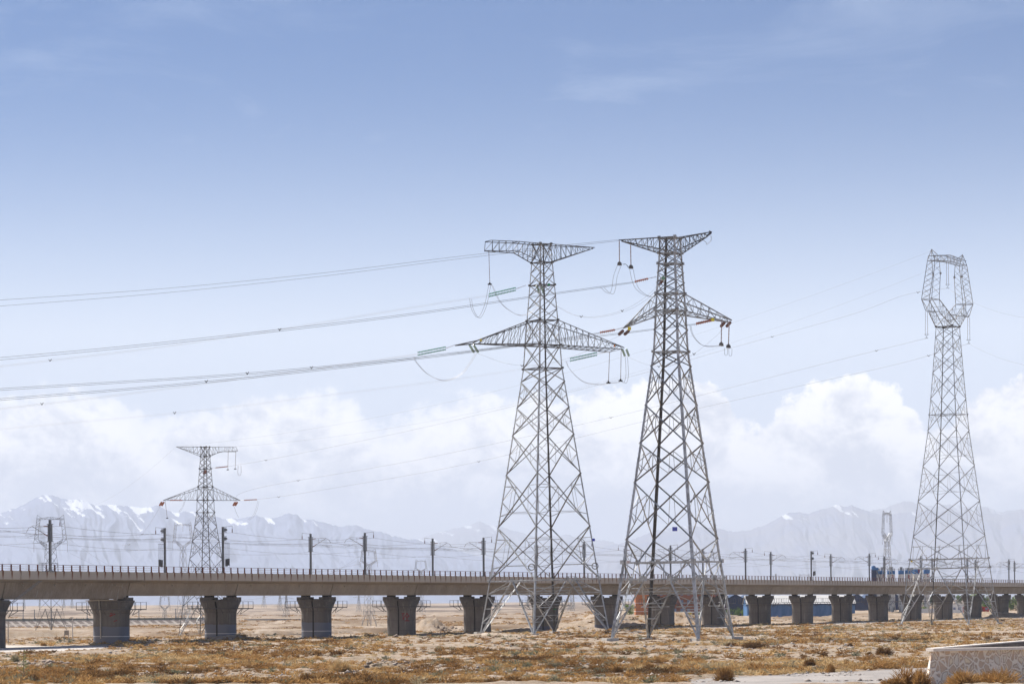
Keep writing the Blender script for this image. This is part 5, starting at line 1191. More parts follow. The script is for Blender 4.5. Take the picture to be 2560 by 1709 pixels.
REDC = pmat('red_lorry_paint', (.42, .02, .015), .35, var=.1, spec=.5)
g = MB(); g.add([(-1.1, -1.2, .9), (1.15, -1.2, .9), (1.15, -1.2, 1.9), (.95, -1.2, 3.0), (-1.1, -1.2, 3.15)] + [(-1.1, 1.2, .9), (1.15, 1.2, .9), (1.15, 1.2, 1.9), (.95, 1.2, 3.0), (-1.1, 1.2, 3.15)], [(0, 1, 2, 3, 4), (9, 8, 7, 6, 5), (0, 5, 6, 1), (1, 6, 7, 2), (2, 7, 8, 3), (3, 8, 9, 4), (4, 9, 5, 0)]); g.build('cab', REDC, t)
g = MB(); g.box((.25, -1.21, 2.35), (.9, .04, .75)); g.build('side_window', GLASSW, t); g = MB(); g.bar((1.15, 0, 1.98), (1.0, 0, 2.85), 2.1, .05); g.build('windscreen', GLASSW, t); g = MB(); g.box((1.16, 0, .75), (.25, 2.3, .4)); g.build('bumper', MAST, t)
g = MB(); g.box((-4.6, 0, 2.1), (6.6, 2.4, 2.0)); g.build('cargo_bed', pmat('lorry_bed', (.16, .05, .04), .7), t); g = MB(); g.box((-3.6, 0, .85), (8, .9, .3)); g.build('chassis', DARK, t)
for x in (.2, -5.6, -6.9): wheel(t, x, -1.05, .5, .5); wheel(t, x, 1.05, .5, .5)
ZT = 1090; zg = gz_at(2302, ZT); t = empty('parked_car', (wx(2303, ZT), ZT, zg+.25), label='small blue car by the yard wall, half hidden by a pier', cat='car')
prof = [(-2.1, .35), (2.1, .35), (2.15, .8), (1.2, .95), (.6, 1.45), (-1.1, 1.45), (-1.9, .95), (-2.15, .85)]
g = MB(); n = len(prof); g.add([(x, -.8, z) for x, z in prof]+[(x, .8, z) for x, z in prof], [tuple(range(n)), tuple(range(2*n-1, n-1, -1))]+[(i, i+n, (i+1) % n+n, (i+1) % n) for i in range(n)]); g.build('body', pmat('blue_car_paint', (.02, .05, .28), .3, spec=.6), t)
g = MB(); g.add([(-1.6, -.81, .98), (1.0, -.81, .98), (.55, -.81, 1.38), (-1.05, -.81, 1.38)], [(0, 1, 2, 3)]); g.build('side_window', GLASSW, t)
for x in (-1.3, 1.3): wheel(t, x, -.72, .32, .32); wheel(t, x, .72, .32, .32)
t = empty('pipe_rail', (wx(1720, 1000), 1000, 0), label='pale horizontal pipe on short stands in front of the orange building', cat='pipe'); zp = EYE-(1529.5-1498)/F*1000
g = MB(); g.tube([(wx(1650, 1000)-wx(1720, 1000), 0, zp), (wx(1755, 1000)-wx(1720, 1000), 0, zp)], .17, 8); g.build('pipe', SILOW, t)
for px in (1655, 1680, 1705, 1730, 1752): g = MB(); g.box((wx(px, 1000)-wx(1720, 1000), 0, zp/2-.6), (.2, .2, zp+1.2)); g.build('stand', FOOT, t)

# ------------------------------------------------------------------ foliage
def leaf_mat(name, c1, c2, c3=None, attr=False):
    m = bpy.data.materials.new(name); m.use_nodes = True; nt = m.node_tree; b = bsdf(m); b.inputs['Roughness'].default_value = .85; b.inputs['Specular IOR Level'].default_value = .12
    g = nn(nt, 'ShaderNodeNewGeometry')
    if attr:
        a = nn(nt, 'ShaderNodeAttribute', attribute_name='tone'); r = nn(nt, 'ShaderNodeValToRGB'); nt.links.new(a.outputs['Fac'], r.inputs[0]); cr = r.color_ramp
        cols = [(0, (.13, .07, .028)), (.16, (.29, .155, .055)), (.38, (.46, .27, .10)), (.56, (.55, .375, .17)), (.72, (.62, .475, .27)), (.84, (.30, .26, .17)), (1, (.17, .18, .11))]
        cr.elements[0].position = 0; cr.elements[0].color = (*cols[0][1], 1); cr.elements[1].position = 1; cr.elements[1].color = (*cols[-1][1], 1)
        for p, c in cols[1:-1]: e = cr.elements.new(p); e.color = (*c, 1)
        v = M(nt, 'ADD', .65, M(nt, 'MULTIPLY', g.outputs['Random Per Island'], .7)); sc_ = nn(nt, 'ShaderNodeVectorMath', operation='SCALE'); nt.links.new(r.outputs[0], sc_.inputs[0]); nt.links.new(v, sc_.inputs['Scale']); nt.links.new(sc_.outputs[0], b.inputs['Base Color'])
    else: nt.links.new(MIX(nt, g.outputs['Random Per Island'], c1, c2), b.inputs['Base Color'])
    tr = nn(nt, 'ShaderNodeBsdfTranslucent'); 
    if attr: nt.links.new(sc_.outputs[0], tr.inputs[0])
    else: tr.inputs[0].default_value = (*c1, 1)
    ms = nn(nt, 'ShaderNodeMixShader'); ms.inputs[0].default_value = .35; out = nt.nodes['Material Output']
    nt.links.new(b.outputs[0], ms.inputs[1]); nt.links.new(tr.outputs[0], ms.inputs[2]); nt.links.new(ms.outputs[0], out.inputs[0])
    return m
DRY = leaf_mat('dry_scrub', None, None, attr=True)
def tuft(nb, rr, hh, wd, seed):
    """nb twig triangles filling a low dome with an uneven outline"""
    rg = np.random.default_rng(seed)
    th = rg.uniform(0, 2*np.pi, nb); ph = np.arccos(rg.uniform(.02, 1, nb)); lobe = 1 + .28*np.sin(th*2+rg.uniform(0, 6)) + .18*np.sin(th*3+rg.uniform(0, 6))
    d = np.stack([np.sin(ph)*np.cos(th)*rr*lobe, np.sin(ph)*np.sin(th)*rr*lobe, np.cos(ph)*hh*(.75+.25*lobe)], 1)
    t0 = rg.uniform(0, .75, nb)[:, None]; t1 = np.minimum(t0 + rg.uniform(.3, .55, nb)[:, None], rg.uniform(.8, 1.12, nb)[:, None])
    a = d*t0 + rg.normal(0, .05*rr, (nb, 3)); b = d*t1 + rg.normal(0, .07*rr, (nb, 3)); a[:, 2] = np.maximum(a[:, 2], -.05)
    s = np.cross(b-a, rg.normal(size=(nb, 3))); s /= np.linalg.norm(s, axis=1)[:, None]+1e-6; s *= wd*rg.uniform(.6, 1.4, nb)[:, None]
    V = np.stack([a-s*.6, a+s*.6, b], 1).reshape(-1, 3); return V
def scrub():
    N = 56000; y = 206 + (RNG.uniform(0, 1, N)**1.5)*620; u = RNG.uniform(-.195, .195, N); x = u*y
    lot, acc, gr = tri_mask(x, y); road = lot+acc+gr; o, n = off_via(x, y)
    dens = sstep(fbm(x/13, y/30, 3, 200)+.5, .34, .60)*.9+.13
    keep = (RNG.uniform(0, 1, N) < dens) & (road < .05) & ~((np.abs(o) < 4) & (y > 380)) & ((o > -16) | (y > 640)) & (y < 900) & ~((u > .04) & (y > 790) & (o < -20))
    keep &= ~((y < 196+ (x-26)*.3) & (x > 24))
    x, y = x[keep], y[keep]; z = height(x, y); N = len(x)
    tone = np.clip(fbm(x/7, y/16, 3, 300)*1.1+.36+RNG.normal(0, .10, N), 0, 1); gg = (RNG.uniform(0, 1, N) < .08+.18*(fbm(x/18, y/30, 2, 310) > .10)); tone = np.where(gg, RNG.uniform(.78, 1, N), tone)
    sz = np.exp(RNG.normal(-1.0, .40, N))*(1+.5*(fbm(x/15, y/30, 2, 320) > .08)); sz = np.clip(sz, .12, .85)
    protos = {}
    for lod, nb, wd in ((0, 120, .035), (1, 70, .055), (2, 42, .085)): protos[lod] = [tuft(nb, 1.0, rng_h, wd/.4, 50+i+lod*10) for i, rng_h in enumerate((.55, .8, .45, .65, .9, .38, .6, .7))]
    Vs, tn = [], []
    for i in range(N):
        lod = 0 if y[i] < 300 else (1 if y[i] < 430 else 2)
        P = protos[lod][int(RNG.integers(8))]; a = RNG.uniform(0, 6.28); c, s = math.cos(a), math.sin(a); k = sz[i]; kx = k*RNG.uniform(.85, 1.45)
        V = np.empty_like(P); V[:, 0] = (P[:, 0]*c-P[:, 1]*s)*kx+x[i]; V[:, 1] = (P[:, 0]*s+P[:, 1]*c)*kx+y[i]; V[:, 2] = P[:, 2]*k+z[i]-.03
        Vs.append(V); tn.append(np.full(len(P), tone[i]))
    V = np.concatenate(Vs); Fq = np.arange(len(V)).reshape(-1, 3)
    N2 = 16000; y = 730 + (RNG.uniform(0, 1, N2)**1.4)*1300; u = RNG.uniform(-.195, .09, N2); x = u*y; o, n = off_via(x, y)
    keep = (fbm(x/60, y/110, 3, 210) > .0) & ((o < -40) | (u < 0)) & ~((u > .035) & (y > 900)); x, y = x[keep], y[keep]; z = height(x, y); far_p = [tuft(22, 1.0, h_, .22, 90+i) for i, h_ in enumerate((.5, .7, .4, .6))]
    Vs2 = []; tn2 = []
    for i in range(len(x)):
        P = far_p[i % 4]; k = RNG.uniform(.5, 1.5)*(1+(y[i] > 1100)*.5); a = RNG.uniform(0, 6.28); c, s_ = math.cos(a), math.sin(a)
        Vs2.append(np.stack([(P[:, 0]*c-P[:, 1]*s_)*k*1.5+x[i], (P[:, 0]*s_+P[:, 1]*c)*k*1.5+y[i], P[:, 2]*k*.8+z[i]-.05], 1)); tn2.append(np.full(len(P), np.clip(.3+RNG.normal(0, .15), 0, 1)))
    V = np.concatenate([V]+Vs2); tn = tn + tn2; Fq = np.arange(len(V)).reshape(-1, 3)
    tag(mesh_np('dry_scrub', V, Fq, DRY, nper=3, attr={'tone': np.concatenate(tn)}), 'rust brown and straw coloured dry scrub covering the desert floor', 'scrub', kind='stuff')
scrub()
def shrub(px, py, wpx_, hpx, tone, label, nb=900):
    Z = EYE*F/(py-yh(px)) if py < 1706 else 205
    if py >= 1708 and px > 2200: Z = 163.0 + (px % 7)*.4
    else:
      for _ in range(3):
        gz = hz(wx(px, Z), Z); Z = (EYE-gz)*F/max(20, (py-yh(px)))
        if Z < 160: Z = 160; break
    S = F/Z; x = wx(px, Z); gz = hz(x, Z); rr = wpx_*1.12/2/S; h = hpx*1.25/S; nb = 2400
    V = np.concatenate([tuft(nb//3, rr*.62, h*RNG.uniform(.75, 1.05), .034, int(px)+k) + np.array([RNG.uniform(-.45, .45)*rr, RNG.uniform(-.3, .3)*rr, 0]) for k in range(3)])
    tn = np.clip(tone + np.repeat(RNG.normal(0, .05, len(V)//3), 3), 0, 1)
    o = mesh_np('desert_shrub', V, np.arange(len(V)).reshape(-1, 3), DRY, nper=3, attr={'tone': tn}, loc=(x, Z, gz-.05))
    tag(o, label, 'shrub', group='larger desert shrubs on the near ground')
for a in ((1815, 1702, 62, 34, .14, 'large dark brown bushy shrub at the bottom edge left of the gravel road'), (2019, 1674, 44, 22, .06, 'dark brown shrub just above the gravel road, left of a paler one'), (2079, 1677, 42, 23, .25, 'rounded golden brown shrub above the gravel road, right of a darker one'),
          (1888, 1669, 40, 18, .10, 'brown shrub above the large bottom edge bush'), (1623, 1676, 42, 18, .12, 'brown shrub below the right middle pylon, nearest the viewer'), (1880, 1616, 74, 20, .02, 'very dark low shrub patch right of the outer foot of the right middle pylon'), (1828, 1613, 30, 12, .04, 'dark shrub beside the right foot of the right middle pylon'),
          (2209, 1634, 46, 20, .06, 'dark brown shrub left of the stone wall, largest of three'), (2170, 1636, 24, 15, .05, 'small dark shrub touching the larger one left of the stone wall'), (2060, 1640, 26, 11, .05, 'low dark shrub farther left of the stone wall'), (2123, 1613, 18, 8, .05, 'tiny dark shrub in the distance in front of the right pylon'),
          (1539, 1681, 36, 16, .10, 'brown shrub right of centre near the bottom'), (1483, 1674, 44, 12, .16, 'low wide brown shrub near the bottom, just right of centre'), (1384, 1667, 44, 14, .86, 'greyish shrub below the centre pylon'), (1315, 1669, 30, 13, .92, 'small grey green shrub left of the greyish one below the centre pylon'), (1211, 1670, 52, 14, .84, 'wide grey twiggy shrub below the left foot of the centre pylon'),
          (848, 1684, 70, 30, .62, 'large straw coloured shrub at lower left of centre'), (770, 1707, 46, 22, .10, 'rust brown shrub cut by the bottom edge, left of centre'), (393, 1641, 32, 15, .93, 'grey green shrub in front of the second full pier, left one'), (552, 1642, 34, 13, .95, 'grey green shrub in front of the second full pier, right one'), (211, 1674, 34, 12, .92, 'grey green shrub at lower left'), (40, 1660, 46, 22, .85, 'grey brown bush beside the sapling at lower left'),
          (2395, 1714, 120, 44, .36, 'orange brown bush in front of the stone wall, left one'), (2500, 1714, 140, 46, .34, 'orange brown bush in front of the stone wall, right one'), (2285, 1713, 110, 46, .30, 'broad rust brown bush at the left foot of the stone wall'), (2446, 1714, 70, 36, .45, 'small golden bush between the two bushes at the stone wall'), (2235, 1716, 60, 22, .33, 'low brown bush left of the broad one at the wall foot'), (108, 1614, 16, 9, .25, 'small round brown shrub beside the pale dirt lot')):
    shrub(*a)
# thin leafless sapling
Z = 222; t = empty('sapling', (wx(58, Z), Z, hz(wx(58, Z), Z)), label='thin bare sapling with sparse green twigs at the lower left', cat='sapling')
g = MB(); g.tube([(0, 0, -.1), (.03, 0, .9), (-.02, .02, 1.8), (.02, 0, 2.7)], [.035, .03, .02, .01], 5)
tips = []
for i in range(26):
    z = RNG.uniform(.7, 2.6); a = RNG.uniform(0, 6.28); l = RNG.uniform(.2, .6)*(1.1-.25*z+.2); p = Vector((math.cos(a)*l, math.sin(a)*l, z+l*.9)); g.tube([(0, 0, z), p*.5+Vector((0, 0, z*.5-.05)), p], [.012, .009, .005], 4); tips.append(p)
g.build('trunk', pmat('twig_bark', (.22, .17, .11), .9), t)
V = []
for p in tips:
    for _ in range(14): c = np.array(p)*RNG.uniform(.75, 1.02)+RNG.normal(0, .07, 3); d = RNG.normal(0, .035, (3, 3)); V.append(c+d)
V = np.concatenate(V); mesh_np('foliage', V, np.arange(len(V)).reshape(-1, 3), leaf_mat('sapling_leaf', (.30, .34, .12), (.22, .26, .10)), nper=3, parent=t)
LEAFS = {'pale': leaf_mat('pale_leaf', (.24, .33, .07), (.14, .21, .05)), 'dark': leaf_mat('dark_leaf', (.045, .09, .03), (.07, .13, .04)), 'mid': leaf_mat('mid_leaf', (.13, .21, .05), (.07, .13, .035)), 'yellow': leaf_mat('yellow_leaf', (.55, .40, .04), (.20, .22, .05))}
BARK = pmat('bark', (.14, .10, .07), .9, var=.3)
def tree(px, yb, Z, wd, h, kind, label, trunk=.22, n=1500, name='tree'):
    x = wx(px, Z); gz = min(hz(x, Z), EYE-(yb-yh(px))*Z/F) ; t = empty(name, (x, Z, gz), label=label, cat='tree' if name == 'tree' else 'bush', group='trees and bushes behind the viaduct')
    g = MB(); g.tube([(0, 0, -.3), (.05, 0, h*.3), (0, .05, h*.55), (.05, 0, h*.85)], [h*.022+.05, h*.018+.04, .05, .02], 7)
    cl = []
    for i in range(15):
        a = RNG.uniform(0, 6.28); z = h*RNG.uniform(trunk+.05, .92); rad = wd/2*RNG.uniform(.2, .8)*math.sin(math.pi*min(.97, .12+(z/h)*.86))**.6
        p = Vector((math.cos(a)*rad, math.sin(a)*rad, z)); cl.append((p, wd*RNG.uniform(.12, .24))); g.tube([(0, 0, z*.55), (p.x*.5, p.y*.5, z*.8), p], [.06, .04, .015], 4)
    g.build('trunk', BARK, t)
    V = []
    for p, r in cl:
        k = n//15; c = RNG.normal(0, 1, (k, 3)); c /= np.linalg.norm(c, axis=1)[:, None]; c = np.array(p)+c*r*(RNG.uniform(.3, 1.15, k)**.6)[:, None]*np.array([1, 1, .8]); c[:, 2] = np.maximum(c[:, 2], h*.06)
        V.append((c[:, None, :] + RNG.normal(0, .16, (k, 3, 3))*max(.5, wd/6)).reshape(-1, 3))
    V = np.concatenate(V); mesh_np('crown', V, np.arange(len(V)).reshape(-1, 3), LEAFS[kind], nper=3, parent=t)
for a in ((1574, 1535, 1060, 5.4, 6.4, 'pale', 'pale green willow like tree at the left end of the orange building'), (1700, 1530, 1035, 3.6, 3.0, 'mid', 'green bush before the orange building, leftmost of three', .02), (1722, 1530, 1035, 3.8, 2.8, 'yellow', 'yellowish flowering bush before the orange building', .02), (1746, 1530, 1035, 3.6, 3.4, 'mid', 'green bush before the orange building, rightmost of three', .02),
          (1822, 1533, 1050, 4.0, 4.2, 'mid', 'green tree in front of the navy sheds, leftmost of three', .08), (1842, 1533, 1050, 4.4, 5.0, 'mid', 'green tree in front of the navy sheds, middle one', .08), (1862, 1533, 1050, 4.2, 4.4, 'pale', 'lighter green tree in front of the navy sheds by the pier', .08), (1830, 1534, 1046, 2.4, 1.6, 'yellow', 'small yellow bush below the trees at the navy sheds', .02),
          (2317, 1524, 1200, 7.4, 8.2, 'dark', 'dark green tree behind the right pylon foot'), (2306, 1524, 1130, 4.4, 4.0, 'pale', 'pale green bush beside the dark tree', .05), (2440, 1520, 1200, 7, 7.0, 'pale', 'light green tree at the right, behind the lorry on its left'), (2462, 1522, 1230, 8, 7.6, 'mid', 'green tree directly behind the red lorry'), (2482, 1522, 1230, 7, 7.4, 'pale', 'light green tree right of the red lorry'),
          (2518, 1520, 1250, 7, 7.4, 'mid', 'green tree near the right edge, left one'), (2540, 1520, 1250, 7, 7.8, 'pale', 'light green tree near the right edge, middle one'), (2565, 1520, 1250, 7, 7.2, 'mid', 'green tree cut by the right edge under the deck'), (2400, 1520, 1300, 7, 7.2, 'mid', 'green tree behind the low white building')):
    tree(*a)

# ------------------------------------------------------------------ stones and rubble
def rocks(name, N, x, y, sz, mat, label, kind='stuff'):
    base = np.array([(1, 0, 0), (0, 1, 0), (-1, 0, 0), (0, -1, 0), (0, 0, 1), (0, 0, -1)], float); tri = np.array([(0, 1, 4), (1, 2, 4), (2, 3, 4), (3, 0, 4), (1, 0, 5), (2, 1, 5), (3, 2, 5), (0, 3, 5)])
    z = height(x, y); V = base[None]*np.stack([RNG.uniform(.7, 1.5, (N, 6)), RNG.uniform(.7, 1.5, (N, 6)), RNG.uniform(.4, .8, (N, 6))], 2); V += RNG.normal(0, .18, V.shape)
    a = RNG.uniform(0, 6.28, N); c, s = np.cos(a)[:, None], np.sin(a)[:, None]; X = V[:, :, 0]*c-V[:, :, 1]*s; Yv = V[:, :, 0]*s+V[:, :, 1]*c; V = np.stack([X, Yv, V[:, :, 2]], 2)*sz[:, None, None] + np.stack([x, y, z+sz*.15], 1)[:, None]
    Fq = (tri[None]+np.arange(N)[:, None, None]*6).reshape(-1, 3)
    tag(mesh_np(name, V.reshape(-1, 3), Fq, mat, nper=3), label, 'stones', kind=kind)
STONE = pmat('grey_stone', (.42, .36, .31), .9, col2=(.24, .20, .17), vscale=.9); 
y = 208 + RNG.uniform(0, 1, 30000)**1.3*400; x = RNG.uniform(-.19, .19, 30000)*y; k = (fbm(x/9, y/22, 3, 500) > .05) & (tri_mask(x, y)[0] < .1) & (tri_mask(x, y)[1] < .1); x, y = x[k], y[k]
rocks('scattered_stones', len(x), x, y, np.clip(np.exp(RNG.normal(-2.35, .5, len(x))), .03, .32), STONE, 'small grey stones scattered over the desert floor')
xs, ys_, ss = [], [], []
for px, Z, n, sp_, s in ((80, 281, 120, 2.6, .28), (120, 279, 80, 1.2, .3), (960, 268, 160, 1.8, .22), (1130, 263, 160, 3.0, .18), (1110, 592, 40, 1.6, .5), (1170, 596, 60, 3, .45), (1040, 475, 60, 3, .25), (935, 470, 40, 2, .25), (1158, 590, 30, 1.5, .7), (1880, 372, 90, 2.5, .22), (2080, 300, 60, 1.6, .18), (2200, 290, 60, 3, .15), (650, 446, 50, 2.0, .25), (380, 417, 50, 3, .25), (1690, 690, 60, 6, .5), (1745, 700, 60, 6, .5), (1860, 790, 60, 8, .5), (1950, 850, 60, 9, .5), (2100, 900, 60, 12, .5)):
    cx = wx(px, Z); xs.append(RNG.normal(cx, sp_, n)); ys_.append(RNG.normal(Z, sp_*.9, n)); ss.append(np.clip(np.exp(RNG.normal(math.log(s*.5), .5, n)), .04, .5))
rocks('rubble', sum(map(len, xs)), np.concatenate(xs), np.concatenate(ys_), np.concatenate(ss), pmat('brown_rubble', (.40, .31, .24), .9, col2=(.22, .17, .13), vscale=.7), 'brown broken rubble lying in heaps')

# ------------------------------------------------------------------ stone retaining wall, lower right
def wall_mat():
    m = bpy.data.materials.new('rubble_masonry'); m.use_nodes = True; nt = m.node_tree; b = bsdf(m); L = nt.links; b.inputs['Roughness'].default_value = .9
    tc = nn(nt, 'ShaderNodeTexCoord'); v = MAPV(nt, tc.outputs['Object'], (2.7, 1, 1.75)); d = nn(nt, 'ShaderNodeMix', data_type='VECTOR'); 
    wv = nn(nt, 'ShaderNodeVectorMath', operation='ADD'); L.new(v, wv.inputs[0]); ns = nn(nt, 'ShaderNodeVectorMath', operation='SCALE'); ns.inputs['Scale'].default_value = .5; L.new(NOISE(nt, v, 1.3, 3, out=1), ns.inputs[0]); L.new(ns.outputs[0], wv.inputs[1])
    fl = nn(nt, 'ShaderNodeVectorMath', operation='MULTIPLY'); L.new(wv.outputs[0], fl.inputs[0]); fl.inputs[1].default_value = (1, 0, 1)
    e = nn(nt, 'ShaderNodeTexVoronoi', feature='DISTANCE_TO_EDGE'); e.inputs['Scale'].default_value = 1.0; f = nn(nt, 'ShaderNodeTexVoronoi', feature='F1'); f.inputs['Scale'].default_value = 1.0
    L.new(fl.outputs[0], e.inputs['Vector']); L.new(fl.outputs[0], f.inputs['Vector'])
    sp = nn(nt, 'ShaderNodeSeparateXYZ'); L.new(f.outputs['Color'], sp.inputs[0])
    stone = MIX(nt, sp.outputs[1], (.88, .74, .54), (.78, .69, .57)); fc_ = M(nt, 'MULTIPLY', SM(nt, M(nt, 'ADD', e.outputs['Distance'], M(nt, 'MULTIPLY', M(nt, 'SUBTRACT', NOISE(nt, v, 4, 3), .5), .1)), .14, .2), M(nt, 'GREATER_THAN', sp.outputs[0], .35))
    col = MIX(nt, fc_, MIX(nt, NOISE(nt, v, 3, 5), (.74, .555, .40), (.56, .41, .29)), stone)
    mort = M(nt, 'SUBTRACT', 1, SM(nt, e.outputs['Distance'], .06, .10)); col = MIX(nt, M(nt, 'MULTIPLY', mort, .95), col, (.93, .82, .68))
    L.new(col, b.inputs['Base Color']); bp = nn(nt, 'ShaderNodeBump'); bp.inputs['Strength'].default_value = 1; bp.inputs['Distance'].default_value = .06
    L.new(M(nt, 'ADD', M(nt, 'MULTIPLY', mort, 1.0), M(nt, 'MULTIPLY', fc_, .7)), bp.inputs['Height']); L.new(bp.outputs[0], b.inputs['Normal']); return m
A = at(2329, 1623, 171.5); B = at(2800, 1613, 180); Cc = at(2800, 1598, 242); A.z = B.z = Cc.z = 3.18
t = empty('stone_wall', (A.x, A.y, 0), label='pale rubble stone channel wall with flat coping at the lower right corner', cat='wall'); o = Vector((A.x, A.y, 0))
def q(p, z, dx=0, dy=0): return Vector((p.x-o.x+dx, p.y-o.y+dy, z))
WM = wall_mat(); g = MB()
th = .35
g.add([q(A, -.5, -.62, -1.1), q(B, -.5, 0, -1.1), q(B, 3.05, 0, 0), q(A, 3.05, 0, 0), q(A, -.5, -.62, th+.5), q(B, -.5, 0, th), q(B, 3.05, 0, th), q(A, 3.05, 0, th)], [(0, 1, 2, 3), (7, 6, 5, 4), (3, 2, 6, 7), (0, 3, 7, 4), (1, 5, 6, 2)]); g.build('front_face', WM, t)
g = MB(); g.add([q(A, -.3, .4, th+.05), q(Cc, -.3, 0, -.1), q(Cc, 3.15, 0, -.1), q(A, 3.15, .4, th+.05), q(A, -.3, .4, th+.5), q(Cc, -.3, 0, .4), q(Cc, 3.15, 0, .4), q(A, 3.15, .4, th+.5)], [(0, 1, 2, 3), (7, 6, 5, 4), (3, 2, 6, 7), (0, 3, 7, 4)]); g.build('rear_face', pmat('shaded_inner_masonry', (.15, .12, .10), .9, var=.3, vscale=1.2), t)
COP = pmat('coping_stone', (.85, .77, .68), .85, col2=(.74, .66, .58), vscale=1.5)
g = MB(); g.bar(q(A, 3.14, -.12, .0), q(B, 3.14, 0, .0), .7, .17); g.build('coping', COP, t); g = MB(); g.bar(q(A, 3.20, .0, th+.3), q(Cc, 3.20, 0, .15), .55, .08); g.build('coping', COP, t)

# ------------------------------------------------------------------ small things under and beyond the deck
Z = 445; x = wx(166, Z); t = empty('notice_board', (x, Z, hz(x, Z)), label='small blank notice board on two pale posts beside the dirt lot', cat='board')
g = MB(); g.box((0, 0, 1.4), (.72, .08, .75)); g.build('board', pmat('board_grey', (.40, .36, .31), .8, var=.2), t)
for s in (-.33, .33): g = MB(); g.box((s, 0, .55), (.11, .11, 1.3)); g.build('post', PIPEW, t)
Z = 520; x = wx(181, Z); gz = hz(x, Z); t = empty('utility_pole', (x, Z, gz), label='thin pole with a hanging cable coil seen under the deck', cat='pole')
h = EYE-(1541-1507.7)*Z/F-gz; g = MB(); g.tube([(0, 0, -.3), (0, 0, h)], .09, 8); g.build('pole', FOOT, t); g = MB(); g.bar((-.35, 0, h-.1), (.15, 0, h-.1), .07); g.build('cross_bar', DARK, t)
g = MB(); g.tube([(-.36+.17*math.cos(a), 0, h-.33+.2*math.sin(a)) for a in np.linspace(0, 6.2832, 13)], .05, 5); g.build('cable_coil', DARK, t)
Z = 455; x = wx(20, Z); gz = hz(x, Z); t = empty('standpipe', (x, Z, gz), label='pale upright pipe beside the pier at the left edge', cat='pipe'); g = MB(); g.tube([(0, 0, -.3), (0, 0, 3.8)], .09, 8); g.build('pipe', PIPEW, t)
for px, py, lb in ((584, 1628, 'short pale marker post in the scrub right of the dirt lot'), (1932, 1567, 'small dark marker post on flat ground near the ninth full pier')):
    Z = EYE*F/(py-yh(px)); x = wx(px, Z); t = empty('marker_post', (x, Z, hz(x, Z)), label=lb, cat='marker post'); g = MB(); g.box((0, 0, .25), (.16, .16, .7)); g.build('post', FOOT if px < 1000 else DARK, t); g = MB(); g.box((0, 0, .64), (.18, .18, .08)); g.build('cap', FOOT, t)
# concrete lid box near second pier
Z = 452; x = wx(377, Z); t = empty('concrete_box', (x, Z, hz(x, Z)), label='low concrete slab on the ground between the first two full piers', cat='slab'); g = MB(); g.box((0, 0, .35), (1.1, .8, .12)); g.build('lid', FOOT, t); g = MB(); g.box((0, 0, .1), (.9, .6, .4)); g.build('chamber', FOOT, t)
# far railway bank with ribbed slope, fence and poles
def bank_mat():
    m = bpy.data.materials.new('ribbed_slope'); m.use_nodes = True; nt = m.node_tree; b = bsdf(m); b.inputs['Roughness'].default_value = .95
    tc = nn(nt, 'ShaderNodeTexCoord'); sp = nn(nt, 'ShaderNodeSeparateXYZ'); nt.links.new(tc.outputs['Object'], sp.inputs[0]); X, Y, Z_ = sp.outputs
    f = M(nt, 'FRACT', M(nt, 'DIVIDE', M(nt, 'ADD', X, M(nt, 'MULTIPLY', Z_, 1.5)), 3.4)); l = M(nt, 'GREATER_THAN', f, .62)
    hl = M(nt, 'LESS_THAN', M(nt, 'ABSOLUTE', M(nt, 'ADD', Z_, 2.5)), .18); l = M(nt, 'MAXIMUM', l, hl)
    c0 = MIX(nt, NOISE(nt, tc.outputs['Object'], .5, 5), (.26, .20, .16), (.19, .15, .13)); nt.links.new(MIX(nt, l, c0, (.50, .43, .36)), b.inputs['Base Color']); return m
Z = 1182; x0, x1 = wx(-500, Z), wx(500, Z); t = empty('railway_embankment', (x0, Z, 0), label='low railway embankment with ribbed pale slope beyond the viaduct', cat='embankment'); L_ = x1-x0
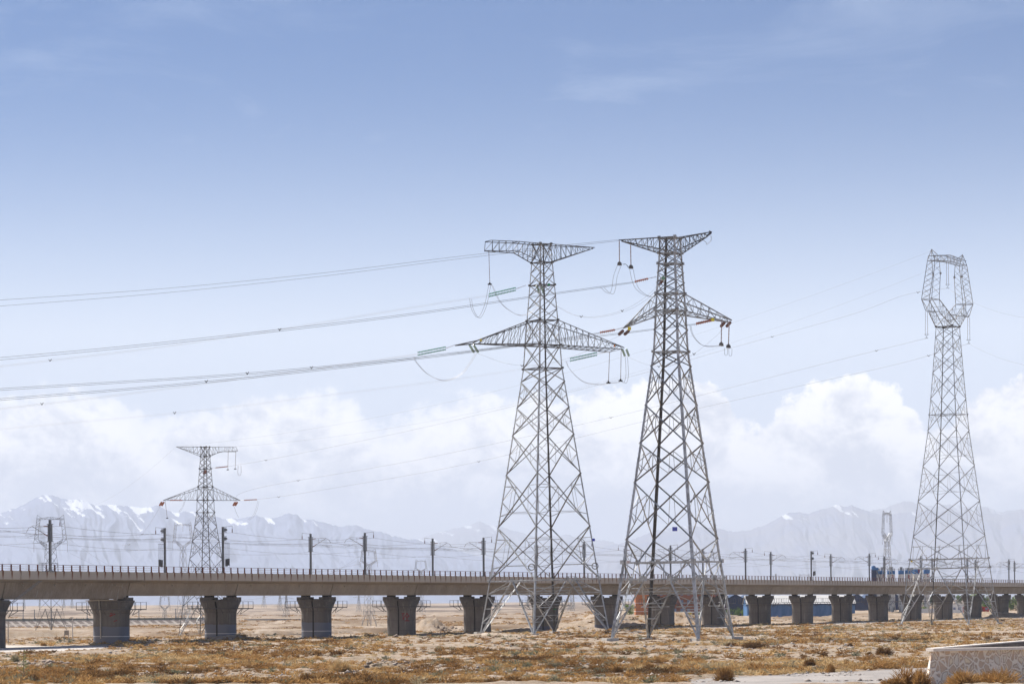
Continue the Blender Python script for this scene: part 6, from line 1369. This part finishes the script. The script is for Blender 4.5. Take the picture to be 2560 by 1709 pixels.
g = MB(); g.add([(0, 0, -4.6), (L_, 14, -4.6), (L_, 19, -1.0), (0, 5, -1.0), (0, 20, -1.0), (L_, 34, -1.0), (L_, 39, -4.6), (0, 25, -4.6)], [(0, 1, 2, 3), (3, 2, 5, 4), (4, 5, 6, 7), (1, 6, 5, 2), (0, 3, 4, 7)]); g.build('slope', bank_mat(), t)
g = MB(); 
for i in range(60): xx = L_*i/59; g.box((xx, 5.3+14*i/59, -.35), (.14, .14, 1.3))
g.bar((0, 5.3, -.1), (L_, 19.3, -.1), .05, .06); g.bar((0, 5.3, -.5), (L_, 19.3, -.5), .04, .75); g.build('fence', pmat('green_grey_fence', (.13, .15, .13), .7, var=.2), t)
for px in (50, 78, 120, 209, 236, 338, 430): g = MB(); xx = wx(px, Z+12)-x0; g.box((xx, 12+14*xx/L_, 1.4), (.3, .3, 5)); g.bar((xx-1.6, 12+14*xx/L_, 3.4), (xx+.3, 12+14*xx/L_, 3.6), .08); g.box((xx+.2, 12+14*xx/L_, -.5), (.9, .6, 1.2)); g.build('line_pole', MAST, t)
Z = 1500; t = empty('low_dark_wall', (wx(681, Z), Z, 0), label='long low dark wall in the basin between the second and third full piers', cat='wall'); zb = hz(wx(681, Z), Z); g = MB(); g.box((0, 0, zb+.8), (30, 1, 2.6)); g.build('wall', pmat('dark_wall', (.06, .06, .07), .8), t); g = MB(); g.box((0, 0, zb+2.17), (30.4, 1.3, .14)); g.build('capping', FOOT, t)

# ------------------------------------------------------------------ the air
def haze():
    mb = MB(); x, y0, y1, zb, zt = 30000, -900, 64000, -60, 1400
    mb.box((0, (y0+y1)/2, (zb+zt)/2), (2*x, y1-y0, zt-zb)); m = bpy.data.materials.new('haze'); m.use_nodes = True; nt = m.node_tree; nt.nodes.clear()
    v = nn(nt, 'ShaderNodeVolumePrincipled'); v.inputs['Density'].default_value = HAZE[0]; v.inputs['Color'].default_value = (*HAZE[1], 1); v.inputs['Anisotropy'].default_value = HAZE[2]
    o = nn(nt, 'ShaderNodeOutputMaterial'); nt.links.new(v.outputs[0], o.inputs['Volume']); tag(mb.build('haze', m), 'pale haze in the air', 'haze', kind='stuff')
HAZE = (5.6e-5, (.81, .885, 1.0), .0)
haze()
